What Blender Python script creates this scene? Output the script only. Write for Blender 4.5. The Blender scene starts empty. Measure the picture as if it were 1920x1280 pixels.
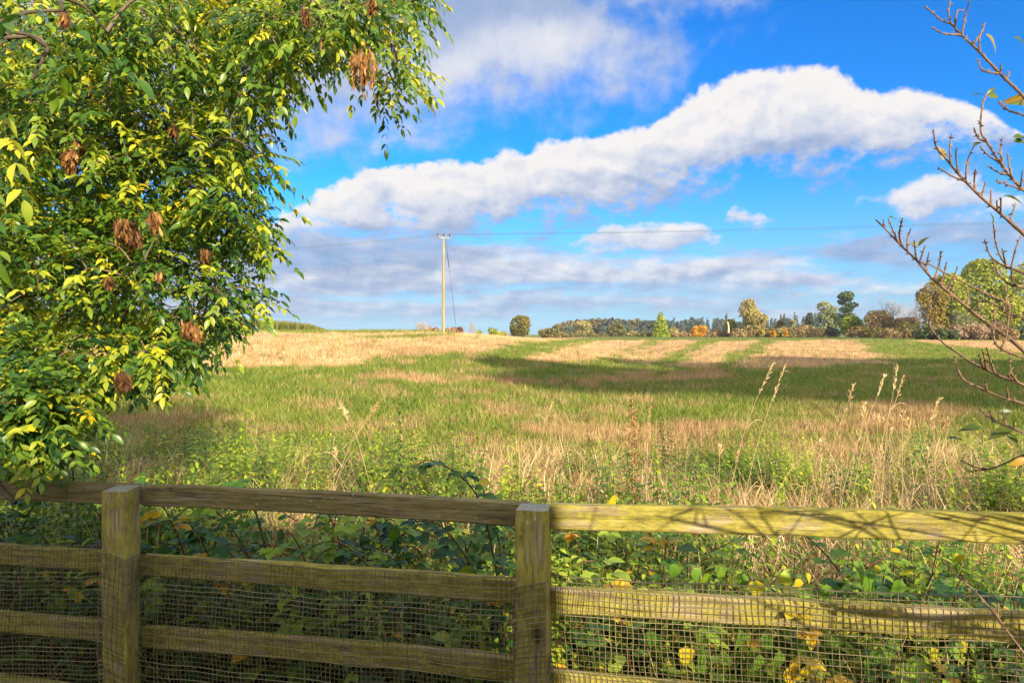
import bpy, bmesh, math, random
import numpy as np
from mathutils import Vector, Matrix

# ------------------------------------------------------------------ camera, sky, sun
SC = bpy.context.scene
COL = SC.collection
random.seed(7)
RNG = np.random.default_rng(11)
CAMZ = 1.7
F = 1280.0            # focal length in pixels of the 1920 px wide photograph
cam_d = bpy.data.cameras.new("camera")
cam_d.sensor_width = 36.0
cam_d.lens = 36.0 * F / 1920.0
cam_d.clip_start = 0.05
cam_d.clip_end = 20000
cam = bpy.data.objects.new("camera", cam_d)
COL.objects.link(cam)
cam.location = (0, 0, CAMZ)
cam.rotation_euler = (math.radians(90), 0, 0)
SC.camera = cam
SC.view_settings.view_transform = 'Standard'
SC.view_settings.look = 'None'
SC.view_settings.exposure = 1.32
SC.view_settings.gamma = 1.0
SC.cycles.max_bounces = 6
SC.cycles.transparent_max_bounces = 8
SC.cycles.volume_bounces = 0
try:
    SC.cycles.use_denoising = True
except Exception:
    pass

SUN_EL = math.radians(19)
SUN_AZ = math.radians(152)       # clockwise from +Y: behind the camera and to its right
SUND = np.array([math.sin(SUN_AZ) * math.cos(SUN_EL), math.cos(SUN_AZ) * math.cos(SUN_EL), math.sin(SUN_EL)])
sun_d = bpy.data.lights.new("sun", 'SUN')
sun_d.energy = 5.0
sun_d.angle = math.radians(0.5)
sun_d.color = (1.0, 0.84, 0.60)
sun = bpy.data.objects.new("sun", sun_d)
COL.objects.link(sun)
sun.rotation_euler = Vector(SUND).to_track_quat('Z', 'Y').to_euler()


class NT:
    """small helper that writes node trees as expressions"""
    def __init__(s, tree):
        s.t = tree
        s.n = tree.nodes
        s.l = tree.links

    def node(s, typ, **kw):
        n = s.n.new(typ)
        for k, v in kw.items():
            setattr(n, k, v)
        return n

    def set(s, sock, v):
        if isinstance(v, bpy.types.NodeSocket):
            s.l.new(v, sock)
        elif v is not None:
            if hasattr(sock, 'default_value') and isinstance(v, (tuple, list)) and len(v) == 3 and len(sock.default_value) == 4:
                v = (*v, 1.0)
            sock.default_value = v

    def m(s, op, a, b=None, c=None, clamp=False):
        n = s.node('ShaderNodeMath', operation=op, use_clamp=clamp)
        for i, v in enumerate((a, b, c)):
            if v is not None:
                s.set(n.inputs[i], v)
        return n.outputs[0]

    def vm(s, op, a, b=None, scale=None):
        n = s.node('ShaderNodeVectorMath', operation=op)
        s.set(n.inputs[0], a)
        if b is not None:
            s.set(n.inputs[1], b)
        if scale is not None:
            s.set(n.inputs['Scale'], scale)
        return n.outputs['Value'] if op in ('LENGTH', 'DOT_PRODUCT', 'DISTANCE') else n.outputs['Vector']

    def mix(s, f, a, b, mode='MIX'):
        n = s.node('ShaderNodeMix', data_type='RGBA', blend_type=mode)
        s.set(n.inputs[0], f)
        s.set(n.inputs[6], a)
        s.set(n.inputs[7], b)
        return n.outputs[2]

    def rng(s, v, a, b, c=0.0, d=1.0, interp='SMOOTHSTEP'):
        n = s.node('ShaderNodeMapRange', interpolation_type=interp)
        for i, x in enumerate((v, a, b, c, d)):
            s.set(n.inputs[i], x)
        return n.outputs[0]

    def noise(s, vec, scale, detail=4.0, rough=0.55, dist=0.0, col=False):
        n = s.node('ShaderNodeTexNoise')
        s.set(n.inputs['Vector'], vec)
        s.set(n.inputs['Scale'], scale)
        s.set(n.inputs['Detail'], detail)
        s.set(n.inputs['Roughness'], rough)
        s.set(n.inputs['Distortion'], dist)
        return n.outputs['Color' if col else 'Fac']

    def xyz(s, v):
        n = s.node('ShaderNodeSeparateXYZ')
        s.set(n.inputs[0], v)
        return n.outputs

    def comb(s, x, y, z):
        n = s.node('ShaderNodeCombineXYZ')
        for i, v in enumerate((x, y, z)):
            s.set(n.inputs[i], v)
        return n.outputs[0]

    def ramp(s, f, stops):
        n = s.node('ShaderNodeValToRGB')
        s.set(n.inputs[0], f)
        cr = n.color_ramp
        while len(cr.elements) < len(stops):
            cr.elements.new(0.5)
        for e, (p, c) in zip(cr.elements, stops):
            e.position = p
            e.color = (*c, 1)
        return n.outputs[0]


def azel(px, py):
    az = math.atan((px - 960) / F)
    el = math.atan((640 - py) / F * math.cos(az))
    return math.degrees(az), math.degrees(el)


# the sky: Nishita air with cumulus banks placed by azimuth and elevation
W = bpy.data.worlds.new("World")
SC.world = W
W.use_nodes = True
w = NT(W.node_tree)
w.n.clear()
SKY_STRENGTH = 0.1
SKY_TINT = (0.12, 0.64, 1.06)
geo = w.node('ShaderNodeTexCoord').outputs['Generated']
sky = w.node('ShaderNodeTexSky', sky_type='NISHITA', sun_disc=False)
sky.sun_elevation = SUN_EL
sky.sun_rotation = SUN_AZ
sky.altitude = 50
sky.air_density = 1.0
sky.dust_density = 0.6
sky.ozone_density = 2.0
gx, gy, gz = w.xyz(geo)
az_s = w.m('MULTIPLY', w.m('ARCTAN2', gx, gy), 57.29578)
el_s = w.m('MULTIPLY', w.m('ARCSINE', gz), 57.29578)
el_w = w.m('MULTIPLY', w.m('LOGARITHM', w.m('MAXIMUM', w.m('ADD', el_s, 10.0), 0.5), math.e), 26.0)
P0 = w.comb(az_s, el_s, 0.0)
Q = w.comb(az_s, el_w, 0.0)
warp = w.vm('SUBTRACT', w.noise(Q, 0.16, 4, 0.6, col=True), (0.5, 0.5, 0.5))
warp2 = w.vm('SUBTRACT', w.noise(Q, 0.055, 1, 0.5, col=True), (0.5, 0.5, 0.5))
P = w.vm('ADD', P0, w.vm('ADD', w.vm('MULTIPLY', warp, (5.2, 3.4, 0)), w.vm('MULTIPLY', warp2, (5.0, 2.0, 0))))



def curve(pts, which):
    """elevation of a cloud edge as a function of azimuth"""
    n = w.node('ShaderNodeFloatCurve')
    cu = n.mapping.curves[0]
    pp = []
    for p in pts:
        a, e = azel(p[0], p[which])
        pp.append(((a + 60) / 120, (e + 10) / 60))
    pp.sort()
    while len(cu.points) < len(pp):
        cu.points.new(0.5, 0.5)
    for q, p in zip(cu.points, pp):
        q.location = p
        q.handle_type = 'AUTO_CLAMPED'
    n.mapping.use_clip = False
    n.mapping.update()
    w.l.new(w.m('MULTIPLY_ADD', wx, 1 / 120, 0.5), n.inputs['Value'])
    return w.m('MULTIPLY_ADD', n.outputs[0], 60.0, -10.0)


wx, wy, _z = w.xyz(P)
Q2 = w.vm('ADD', w.vm('MULTIPLY', Q, (1.0, 1.35, 1.0)), (3.7, 1.9, 0))
fb = w.noise(Q2, 0.27, 8, 0.60, 0.15)
fb2 = w.noise(w.vm('ADD', Q2, (-0.60, 1.1, 0)), 0.27, 5, 0.54, 0.15)
fine = w.noise(Q, 1.15, 4, 0.6, 0.2)
streak = w.noise(w.vm('MULTIPLY', Q, (0.45, 1.35, 1)), 0.42, 6, 0.6, 0.3)
relief = w.m('SUBTRACT', fb, fb2)
EXP = 2 ** SC.view_settings.exposure
cs = 1.0 / (SKY_STRENGTH * EXP)
WHITE, PALE, GREY, SLATE = [(a * cs, b * cs, c * cs) for a, b, c in ((.93, .90, .90), (.69, .73, .84), (.43, .52, .73), (.27, .40, .64))]
hs = w.node('ShaderNodeHueSaturation')
hs.inputs['Saturation'].default_value = 1.35
w.l.new(sky.outputs[0], hs.inputs['Color'])
col = w.mix(1.0, hs.outputs[0], SKY_TINT, 'MULTIPLY')
col = w.mix(w.m('MULTIPLY', w.rng(el_s, 15.0, 0.0), 0.85), col, (.37 * cs, .57 * cs, .82 * cs))
# each layer: (x, y of top, y of bottom) along its length, softness of both edges in degrees, raggedness, opacity, brightness at bottom and top
LAYERS = [
    ([(340, 545, 610), (480, 548, 606), (700, 552, 602), (1000, 556, 600), (1300, 556, 598), (1560, 560, 600), (1760, 575, 598), (1900, 590, 592)], .7, .9, 1.7, .85, .18, .50, streak),
    ([(250, 470, 575), (420, 478, 572), (560, 480, 565), (700, 472, 560), (850, 462, 560), (1000, 478, 560), (1160, 490, 558), (1300, 492, 556), (1420, 485, 552), (1540, 505, 550), (1650, 520, 545), (1800, 535, 540)], .7, .9, 2.2, .97, .20, .82, streak),
    ([(340, 425, 540), (480, 430, 535), (600, 430, 528), (720, 430, 520), (830, 440, 508), (930, 472, 482), (1500, 470, 470), (1560, 450, 500), (1700, 420, 485), (1820, 408, 470), (1960, 415, 465), (2200, 430, 460)], .9, 1.2, 2.0, .9, .04, .34, streak),
    ([(1040, 470, 462), (1090, 440, 480), (1150, 415, 482), (1230, 410, 478), (1310, 418, 470), (1350, 430, 455), (1375, 442, 440), (1385, 402, 402), (1410, 385, 420), (1440, 385, 420), (1465, 404, 400), (1640, 375, 372), (1700, 345, 405), (1760, 328, 412), (1840, 338, 410), (1900, 365, 395), (1940, 385, 380)], .55, 1.0, 2.0, .95, .28, .98, fb),
    ([(480, 425, 452), (540, 372, 462), (600, 350, 466), (660, 335, 466), (740, 312, 462), (820, 308, 456), (900, 302, 448), (1000, 276, 432), (1100, 256, 416), (1200, 224, 398), (1300, 180, 362), (1400, 132, 338), (1500, 116, 330), (1560, 128, 326), (1620, 172, 326), (1700, 165, 318), (1790, 182, 300), (1860, 212, 275), (1930, 245, 250)], .5, 2.2, 2.5, 1.0, .0, 1.28, fb),
    ([(545, 268, 268), (570, 252, 284), (600, 248, 286), (630, 268, 266), (665, 272, 270), (700, 252, 290), (750, 248, 292), (790, 255, 288), (815, 272, 270)], .9, .9, 1.6, .62, .45, .8, fb),
    ([(-200, -220, 340), (200, -220, 300), (450, -220, 290), (560, -220, 284), (650, -220, 276), (760, -200, 262), (860, -180, 240), (940, -150, 218), (1020, -100, 202), (1100, -30, 182), (1160, 20, 176), (1220, 52, 164), (1280, 84, 140), (1315, 108, 104), (1700, -300, -300)], 2.2, 3.2, 1.5, .96, .40, .42, fb),
    ([(1090, 20, 14), (1180, -30, 22), (1280, -30, 30), (1380, -40, 24), (1440, -20, -10)], 1.0, 1.2, 2.2, .62, .35, .5, fb),
]
for pts, et, eb, rag, op, b0, b1, nz in LAYERS:
    crisp = b1 > .9
    rel = .5 if pts[0][0] == -200 else 1.35
    top_c, bot_c = curve(pts, 1), curve(pts, 2)
    d1 = w.m('DIVIDE', w.m('SUBTRACT', top_c, wy), et)
    d2 = w.m('DIVIDE', w.m('SUBTRACT', wy, bot_c), eb)
    d = w.m('SMOOTH_MIN', d1, d2, 0.5)
    d = w.m('ADD', d, w.m('ADD', w.m('MULTIPLY', w.m('SUBTRACT', nz, 0.52), rag * 2.0), w.m('MULTIPLY', w.m('SUBTRACT', fine, 0.5), 1.3 if crisp else 0.5)))
    cover = w.m('MULTIPLY', w.rng(d, *((-0.42, 0.85) if crisp else (-0.85, 1.35))), op)
    h = w.rng(wy, w.m('ADD', bot_c, -0.4), w.m('ADD', top_c, 0.1), b0, b1, 'LINEAR')
    if pts[0][0] == -200:           # the upper grey layer brightens in its middle
        a0, e0 = azel(1010, 85)
        ln = w.vm('LENGTH', w.vm('MULTIPLY', w.vm('SUBTRACT', P, (a0, e0, 0)), (1 / 9.0, 1 / 2.6, 0)))
        a0, e0 = azel(840, 150)
        ln2 = w.vm('LENGTH', w.vm('MULTIPLY', w.vm('SUBTRACT', P, (a0, e0, 0)), (1 / 3.4, 1 / 2.6, 0)))
        h = w.m('ADD', h, w.m('ADD', w.rng(ln, 1.3, 0.1, 0.0, .42), w.rng(ln2, 1.3, 0.1, 0.0, .28)))
        h = w.m('SUBTRACT', h, w.rng(wy, 21.0, 27.0, 0.0, .25))
    lit = w.m('ADD', w.m('ADD', h, w.m('MULTIPLY', relief, rel)), w.m('MULTIPLY', w.m('SUBTRACT', fine, 0.5), 0.22), clamp=True)
    ccol = w.ramp(lit, [(0.0, SLATE), (0.33, GREY), (0.66, PALE), (1.0, WHITE)])
    col = w.mix(cover, col, ccol)
# unseen overhead and behind the viewer: overbright broken cloud added to lift the shade
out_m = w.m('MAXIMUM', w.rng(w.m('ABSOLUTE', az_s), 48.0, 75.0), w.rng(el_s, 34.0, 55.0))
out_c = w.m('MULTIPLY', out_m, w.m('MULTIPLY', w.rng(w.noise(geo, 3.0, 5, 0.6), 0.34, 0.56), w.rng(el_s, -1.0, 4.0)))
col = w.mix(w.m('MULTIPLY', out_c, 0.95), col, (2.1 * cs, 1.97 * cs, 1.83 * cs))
bg = w.node('ShaderNodeBackground')
bg.inputs['Strength'].default_value = SKY_STRENGTH
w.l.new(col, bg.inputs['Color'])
wo = w.node('ShaderNodeOutputWorld')
w.l.new(bg.outputs[0], wo.inputs['Surface'])
W.cycles.sampling_method = 'MANUAL'
W.cycles.sample_map_resolution = 512


# ------------------------------------------------------------------ helpers
def sstep(a, b, x):
    t = np.clip((np.asarray(x, float) - a) / (b - a), 0, 1)
    return t * t * (3 - 2 * t)


def link(o, parent=None):
    COL.objects.link(o)
    if parent is not None:
        o.parent = parent
    return o


def mk(name, V, Fc, mat, parent=None, attr=None, smooth=False, midx=None, loc=None):
    """one mesh object from arrays; Fc is an (n,k) array or a list of such arrays"""
    V = np.ascontiguousarray(V, dtype=np.float32).reshape(-1, 3)
    if isinstance(Fc, np.ndarray):
        Fc = [Fc]
    Fc = [np.asarray(f, dtype=np.int32) for f in Fc if len(f)]
    loops = np.concatenate([f.ravel() for f in Fc])
    tot = np.concatenate([np.full(len(f), f.shape[1], np.int32) for f in Fc])
    me = bpy.data.meshes.new(name)
    me.vertices.add(len(V))
    me.vertices.foreach_set('co', V.ravel())
    me.loops.add(len(loops))
    me.loops.foreach_set('vertex_index', loops)
    me.polygons.add(len(tot))
    me.polygons.foreach_set('loop_start', np.concatenate([[0], np.cumsum(tot)[:-1]]).astype(np.int32))
    me.polygons.foreach_set('loop_total', tot)
    me.update(calc_edges=True)
    for k, a in (attr or {}).items():
        at = me.attributes.new(k, 'FLOAT', 'POINT')
        at.data.foreach_set('value', np.asarray(a, np.float32))
    for m_ in (mat if isinstance(mat, (list, tuple)) else [mat]):
        me.materials.append(m_)
    if midx is not None:
        me.polygons.foreach_set('material_index', np.asarray(midx, np.int32))
    if smooth:
        me.polygons.foreach_set('use_smooth', np.ones(len(tot), bool))
    o = bpy.data.objects.new(name, me)
    if loc is not None:
        o.location = loc
    return link(o, parent)


def tag(o, label=None, cat=None, group=None, kind=None):
    if label:
        o['label'] = label
    if cat:
        o['category'] = cat
    if group:
        o['group'] = group
    if kind:
        o['kind'] = kind
    return o


def thing(name, label, cat, loc=(0, 0, 0), group=None):
    o = bpy.data.objects.new(name, None)
    o.location = loc
    link(o)
    return tag(o, label, cat, group)


class MB:
    """collects triangles and quads with a per-vertex tone"""
    def __init__(s):
        s.V, s.Q, s.T, s.A, s.n = [], [], [], [], 0

    def add(s, V, Fc, tone=0.5):
        V = np.asarray(V, float).reshape(-1, 3)
        Fc = np.asarray(Fc, int)
        (s.Q if Fc.shape[1] == 4 else s.T).append(Fc + s.n)
        s.V.append(V)
        s.A.append(np.broadcast_to(np.asarray(tone, float), (len(V),)))
        s.n += len(V)

    def tube(s, pts, r0, r1=None, k=5, tone=0.5, radii=None):
        pts = np.asarray(pts, float)
        n = len(pts)
        if radii is None:
            radii = np.linspace(r0, r0 if r1 is None else r1, n)
        tan = np.gradient(pts, axis=0)
        tan /= np.linalg.norm(tan, axis=1)[:, None] + 1e-9
        ref = np.array([0, 0, 1.0]) if abs(tan[0][2]) < .9 else np.array([1.0, 0, 0])
        a = np.cross(tan, ref)
        a /= np.linalg.norm(a, axis=1)[:, None] + 1e-9
        b = np.cross(tan, a)
        th = np.arange(k) * 2 * np.pi / k
        ring = pts[:, None] + (np.cos(th)[None, :, None] * a[:, None] + np.sin(th)[None, :, None] * b[:, None]) * np.asarray(radii)[:, None, None]
        i = np.arange(n - 1)[:, None] * k
        j = np.arange(k)[None]
        q = np.stack([i + j, i + (j + 1) % k, i + k + (j + 1) % k, i + k + j], -1).reshape(-1, 4)
        s.add(ring.reshape(-1, 3), q, tone)
        cap = np.array([[(n - 1) * k + x, (n - 1) * k + (x + 1) % k, (n - 1) * k + (x + 2) % k] for x in range(0, k - 2)])
        s.T.append(cap + s.n - n * k)

    def box(s, c, d, R=None, tone=0.5):
        u = np.array([[x, y, z] for x in (-.5, .5) for y in (-.5, .5) for z in (-.5, .5)]) * np.asarray(d)
        if R is not None:
            u = u @ np.asarray(R).T
        s.add(u + np.asarray(c), [[0, 1, 3, 2], [4, 6, 7, 5], [0, 4, 5, 1], [2, 3, 7, 6], [0, 2, 6, 4], [1, 5, 7, 3]], tone)

    def build(s, name, mat, parent=None, smooth=False, loc=None):
        V = np.concatenate(s.V)
        if loc is not None:
            V = V - np.asarray(loc)
        Fc = []
        if s.Q:
            Fc.append(np.concatenate(s.Q))
        if s.T:
            Fc.append(np.concatenate(s.T))
        return mk(name, V, Fc, mat, parent, {'tone': np.concatenate(s.A)}, smooth, loc=loc)


def bez(pts, n=16):
    """smooth curve through points (Catmull-Rom)"""
    p = np.asarray(pts, float)
    if len(p) < 3:
        t = np.linspace(0, 1, n)[:, None]
        return p[0] * (1 - t) + p[-1] * t
    p = np.vstack([2 * p[0] - p[1], p, 2 * p[-1] - p[-2]])
    out = []
    per = max(2, n // (len(p) - 3))
    for i in range(1, len(p) - 2):
        t = np.linspace(0, 1, per, endpoint=False)[:, None]
        a, b, c, d = p[i - 1], p[i], p[i + 1], p[i + 2]
        out.append(.5 * (2 * b + (c - a) * t + (2 * a - 5 * b + 4 * c - d) * t ** 2 + (3 * b - a - 3 * c + d) * t ** 3))
    out.append(p[-2][None])
    return np.vstack(out)


def rots(dirs, ups):
    """rotation matrices whose Y axis is dirs and whose Z axis leans to ups"""
    y = dirs / (np.linalg.norm(dirs, axis=-1, keepdims=True) + 1e-9)
    x = np.cross(y, ups)
    x /= np.linalg.norm(x, axis=-1, keepdims=True) + 1e-9
    z = np.cross(x, y)
    return np.stack([x, y, z], -1)


def place(tV, tF, pos, R, scl):
    """template copied to many places -> V, F"""
    m, n = len(pos), len(tV)
    scl = np.asarray(scl, float)
    sc = scl[:, None, None] if scl.ndim == 1 else scl[:, None, :]
    V = np.einsum('mij,mnj->mni', R, tV[None] * sc) + pos[:, None]
    Fc = (tF[None] + (np.arange(m) * n)[:, None, None]).reshape(-1, tF.shape[1])
    return V.reshape(-1, 3), Fc


def leaf_t(w_=0.32, rows=5, fold=0.25, droop=0.25, widest=0.42, pinch=1.0, serr=0.0):
    """unit-long leaf along +Y, folded at the midrib and curling down"""
    t = np.linspace(0, 1, rows + 1)
    wd = w_ * .5 * np.where(t < widest, np.sin(t / widest * np.pi / 2) ** .8, np.cos((t - widest) / (1 - widest) * np.pi / 2) ** pinch)
    wd = np.maximum(wd, 0.006)
    if serr:
        wd = wd * (1 + serr * ((np.arange(rows + 1) % 2) * 2 - 1))
    V = []
    for ti, wi in zip(t, wd):
        z = -droop * ti ** 2
        V += [[-wi, ti, z + fold * wi], [0, ti, z], [wi, ti, z + fold * wi]]
    Fc = []
    for i in range(rows):
        b = i * 3
        Fc += [[b, b + 1, b + 4, b + 3], [b + 1, b + 2, b + 5, b + 4]]
    return np.array(V), np.array(Fc)


def rand_dirs(n, rng=RNG):
    v = rng.normal(size=(n, 3))
    return v / np.linalg.norm(v, axis=1)[:, None]


def px(x, y, Y):
    """the point of the place that shows at pixel x, y of the photograph at distance Y"""
    return np.array([(x - 960) / F * Y, Y, CAMZ + (640 - y) / F * Y])


# ------------------------------------------------------------------ materials
def new_mat(name):
    m_ = bpy.data.materials.new(name)
    m_.use_nodes = True
    t = NT(m_.node_tree)
    t.n.clear()
    return m_, t


def finish(t, sh, disp=None):
    o = t.node('ShaderNodeOutputMaterial')
    t.l.new(sh, o.inputs['Surface'])


def principled(t, col, rough=0.7, bump=None, bump_d=0.01, bump_s=0.6, spec=0.3):
    p = t.node('ShaderNodeBsdfPrincipled')
    t.set(p.inputs['Base Color'], col)
    t.set(p.inputs['Roughness'], rough)
    p.inputs['Specular IOR Level'].default_value = spec
    if bump is not None:
        b = t.node('ShaderNodeBump')
        b.inputs['Strength'].default_value = bump_s
        b.inputs['Distance'].default_value = bump_d
        t.l.new(bump, b.inputs['Height'])
        t.l.new(b.outputs[0], p.inputs['Normal'])
    return p.outputs[0]


def attr(t, name='tone'):
    a = t.node('ShaderNodeAttribute')
    a.attribute_name = name
    return a.outputs['Fac']


def leaf_mat(name, stops, trans=0.45, rough=0.45, spec=0.35, veins=None, nscale=30.0, inst=False):
    """leaf: coloured by its own tone, lets light through"""
    m_, t = new_mat(name)
    f = attr(t)
    oi = t.node('ShaderNodeObjectInfo')
    pos = t.node('ShaderNodeNewGeometry').outputs['Position']
    nz = t.noise(pos, nscale, 3, 0.6)
    f = t.m('ADD', f, t.m('MULTIPLY', t.m('SUBTRACT', nz, 0.5), 0.35), clamp=True)
    if inst:
        f = t.m('ADD', f, t.m('MULTIPLY', t.m('SUBTRACT', oi.outputs['Random'], 0.5), 0.42), clamp=True)
        f = t.m('ADD', f, t.m('MULTIPLY', t.m('SUBTRACT', t.noise(pos, 0.45, 4, 0.6), 0.5), 0.5), clamp=True)
    c = t.ramp(f, stops)
    d = t.node('ShaderNodeBsdfPrincipled')
    t.set(d.inputs['Base Color'], c)
    d.inputs['Roughness'].default_value = rough
    d.inputs['Specular IOR Level'].default_value = spec
    tr = t.node('ShaderNodeBsdfTranslucent')
    t.set(tr.inputs['Color'], t.mix(1.0, c, (1.25, 1.15, 0.5), 'MULTIPLY'))
    mx = t.node('ShaderNodeMixShader')
    mx.inputs[0].default_value = trans
    t.l.new(d.outputs[0], mx.inputs[1])
    t.l.new(tr.outputs[0], mx.inputs[2])
    finish(t, mx.outputs[0])
    return m_


def bark_mat(name, c0, c1, scale=(30, 30, 8), rough=0.85, bump_d=0.004):
    m_, t = new_mat(name)
    co = t.node('ShaderNodeTexCoord').outputs['Object']
    v = t.vm('MULTIPLY', co, scale)
    n = t.noise(v, 1.0, 5, 0.65, 0.3)
    f = t.m('ADD', t.m('MULTIPLY', n, 0.9), t.m('MULTIPLY', t.m('SUBTRACT', attr(t), 0.5), 0.6), clamp=True)
    c = t.ramp(f, [(0.25, c0), (0.72, c1)])
    finish(t, principled(t, c, rough, n, bump_d, 0.7, 0.2))
    return m_


def wood_mat(name, end=False, moss=1.0):
    """weathered softwood with green-yellow algae"""
    m_, t = new_mat(name)
    co = t.node('ShaderNodeTexCoord').outputs['Object']
    oi = t.node('ShaderNodeObjectInfo').outputs['Random']
    off = t.comb(t.m('MULTIPLY', oi, 37.0), t.m('MULTIPLY', oi, 11.0), t.m('MULTIPLY', oi, 23.0))
    v = t.vm('ADD', co, off)
    if not end:
        # grain runs along X; knots pull it aside
        g = t.vm('MULTIPLY', v, (2.6, 60.0, 60.0))
        grain = t.noise(g, 1.0, 6, 0.62, 0.9)
        lines = t.noise(t.vm('MULTIPLY', v, (5.0, 210.0, 210.0)), 1.0, 4, 0.65, 0.6)
        big = t.noise(t.vm('MULTIPLY', v, (3.2, 9.0, 9.0)), 1.0, 5, 0.62, 0.6)
        mid = t.noise(t.vm('MULTIPLY', v, (16.0, 48.0, 48.0)), 1.0, 6, 0.75, 0.3)
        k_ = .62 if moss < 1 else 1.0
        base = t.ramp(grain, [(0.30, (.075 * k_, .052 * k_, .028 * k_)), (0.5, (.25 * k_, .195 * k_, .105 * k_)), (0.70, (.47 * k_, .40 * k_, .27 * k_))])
        algae_c = t.ramp(mid, [(0.32, (.085, .080, .016)), (0.52, (.28, .25, .036)), (0.80, (.47, .42, .13))])
        am = t.rng(t.m('ADD', t.m('MULTIPLY', big, 0.8), t.m('MULTIPLY', mid, 0.35)), 0.44, 0.60)
        c = t.mix(t.m('MULTIPLY', am, 0.90 * moss), base, algae_c)
        grey = t.rng(lines, 0.62, 0.80)
        c = t.mix(t.m('MULTIPLY', grey, 0.45), c, (.34, .30, .20))
        crack = t.rng(t.noise(t.vm('MULTIPLY', v, (1.8, 95.0, 95.0)), 1.0, 3, 0.55, 1.6), 0.655, 0.70)
        c = t.mix(t.m('MULTIPLY', crack, 0.8), c, (.03, .02, .01))
        spots = t.rng(t.noise(t.vm('MULTIPLY', v, (55.0, 70.0, 70.0)), 1.0, 3, 0.6), 0.66, 0.72)
        c = t.mix(t.m('MULTIPLY', spots, 0.6), c, (.46, .45, .28))
        vo = t.node('ShaderNodeTexVoronoi')
        t.set(vo.inputs['Vector'], t.vm('MULTIPLY', v, (2.1, 4.0, 7.0)))
        vo.inputs['Scale'].default_value = 1.0
        knot = t.rng(vo.outputs['Distance'], 0.10, 0.05)
        c = t.mix(t.m('MULTIPLY', knot, 0.85), c, (.022, .014, .008))
        dirt = t.rng(t.noise(t.vm('MULTIPLY', v, (5.0, 40.0, 12.0)), 1.0, 4, 0.7), 0.60, 0.74)
        c = t.mix(t.m('MULTIPLY', dirt, 0.55), c, (.035, .026, .012))
        h = t.m('ADD', t.m('MULTIPLY', grain, 0.7), t.m('MULTIPLY', lines, 0.5))
        finish(t, principled(t, c, 0.85, t.m('ADD', h, t.m('MULTIPLY', mid, 0.5)), 0.006, 1.0, 0.15))
    else:
        r = t.vm('LENGTH', t.vm('MULTIPLY', t.vm('ADD', co, (0.0, 0.03, 0.02)), (0.0, 1.0, 1.0)))
        rings = t.m('SINE', t.m('MULTIPLY', t.m('ADD', r, t.m('MULTIPLY', t.noise(v, 30, 2), 0.01)), 900.0))
        n = t.noise(v, 60, 5, 0.7)
        f = t.m('ADD', t.m('MULTIPLY', n, 0.85), t.m('MULTIPLY', rings, 0.07))
        c = t.ramp(f, [(0.25, (.12, .115, .075)), (0.7, (.36, .37, .31))])
        finish(t, principled(t, c, 0.8, f, 0.002, 0.5, 0.2))
    return m_


M = {}
M['rail'] = wood_mat('weathered wood')
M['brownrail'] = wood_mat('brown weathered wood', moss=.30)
M['end'] = wood_mat('weathered end grain', end=True)
M['bark'] = bark_mat('bark', (.035, .026, .018), (.15, .115, .075))
M['twig'] = bark_mat('twig', (.070, .038, .022), (.25, .165, .10), (60, 60, 25), 0.6)
M['farbark'] = bark_mat('far bark', (.05, .04, .03), (.17, .14, .10), (2, 2, .5))

# ------------------------------------------------------------------ the ground
zLx, zLz = [0, 8, 14, 20, 28, 38, 48, 56, 64, 74, 90, 120, 170, 260, 400, 800, 3000, 9000], [0, 0, .12, .36, .80, 1.45, 2.05, 2.47, 2.66, 2.72, 2.62, 2.3, 2.0, 2.4, 4.2, 9.5, 30, 60]
zRx, zRz = [0, 10, 20, 30, 40, 60, 80, 110, 140, 200, 260, 400, 800, 3000, 9000], [0, 0, .05, .17, .35, .72, 1.12, 1.70, 2.2, 2.95, 3.4, 4.8, 10, 32, 60]


def H(x, y):
    x = np.asarray(x, float)
    y = np.asarray(y, float)
    d = np.hypot(x, y)
    a = np.arctan2(x, np.maximum(y, -1e9))
    u = np.tan(np.clip(a, -1.3, 1.3))
    dd = np.clip(np.where(np.abs(a) < 1.3, y, d * math.cos(1.3)), 0, None)
    l_ = sum(np.interp(dd * k, zLx, zLz) for k in (.92, .97, 1.0, 1.03, 1.08)) / 5
    r_ = sum(np.interp(dd * k, zRx, zRz) for k in (.92, .97, 1.0, 1.03, 1.08)) / 5
    t = sstep(-.16, .22, u)
    z = l_ * (1 - t) + r_ * t
    z = z + 0.03 * np.sin(x * .33 + 1.3) * np.sin(y * .27) * sstep(4, 12, d) + 0.05 * np.sin(x * .09) * np.cos(y * .075) * sstep(10, 30, d)
    return z - 0.0


def hit(pxx, pyy):
    """where the sight line through a pixel of the photograph meets the ground"""
    u = (pxx - 960) / F
    v = (640 - pyy) / F
    Y = np.exp(np.linspace(math.log(3.5), math.log(330), 900))
    g = H(u * Y, Y)
    ray = CAMZ + v * Y
    k = np.nonzero(ray <= g)[0]
    i = k[0] if len(k) else len(Y) - 1
    return np.array([u * Y[i], Y[i]])


def poly(*p):
    """a patch of the field outlined on the ground"""
    return np.array([hit(a, b) for a, b in p])


def inside(pts, pg):
    x, y = pts[:, 0], pts[:, 1]
    r = np.zeros(len(pts), bool)
    n = len(pg)
    for i in range(n):
        x1, y1 = pg[i]
        x2, y2 = pg[(i + 1) % n]
        c = ((y1 > y) != (y2 > y)) & (x < (x2 - x1) * (y - y1) / (y2 - y1 + 1e-12) + x1)
        r ^= c
    return r


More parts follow.
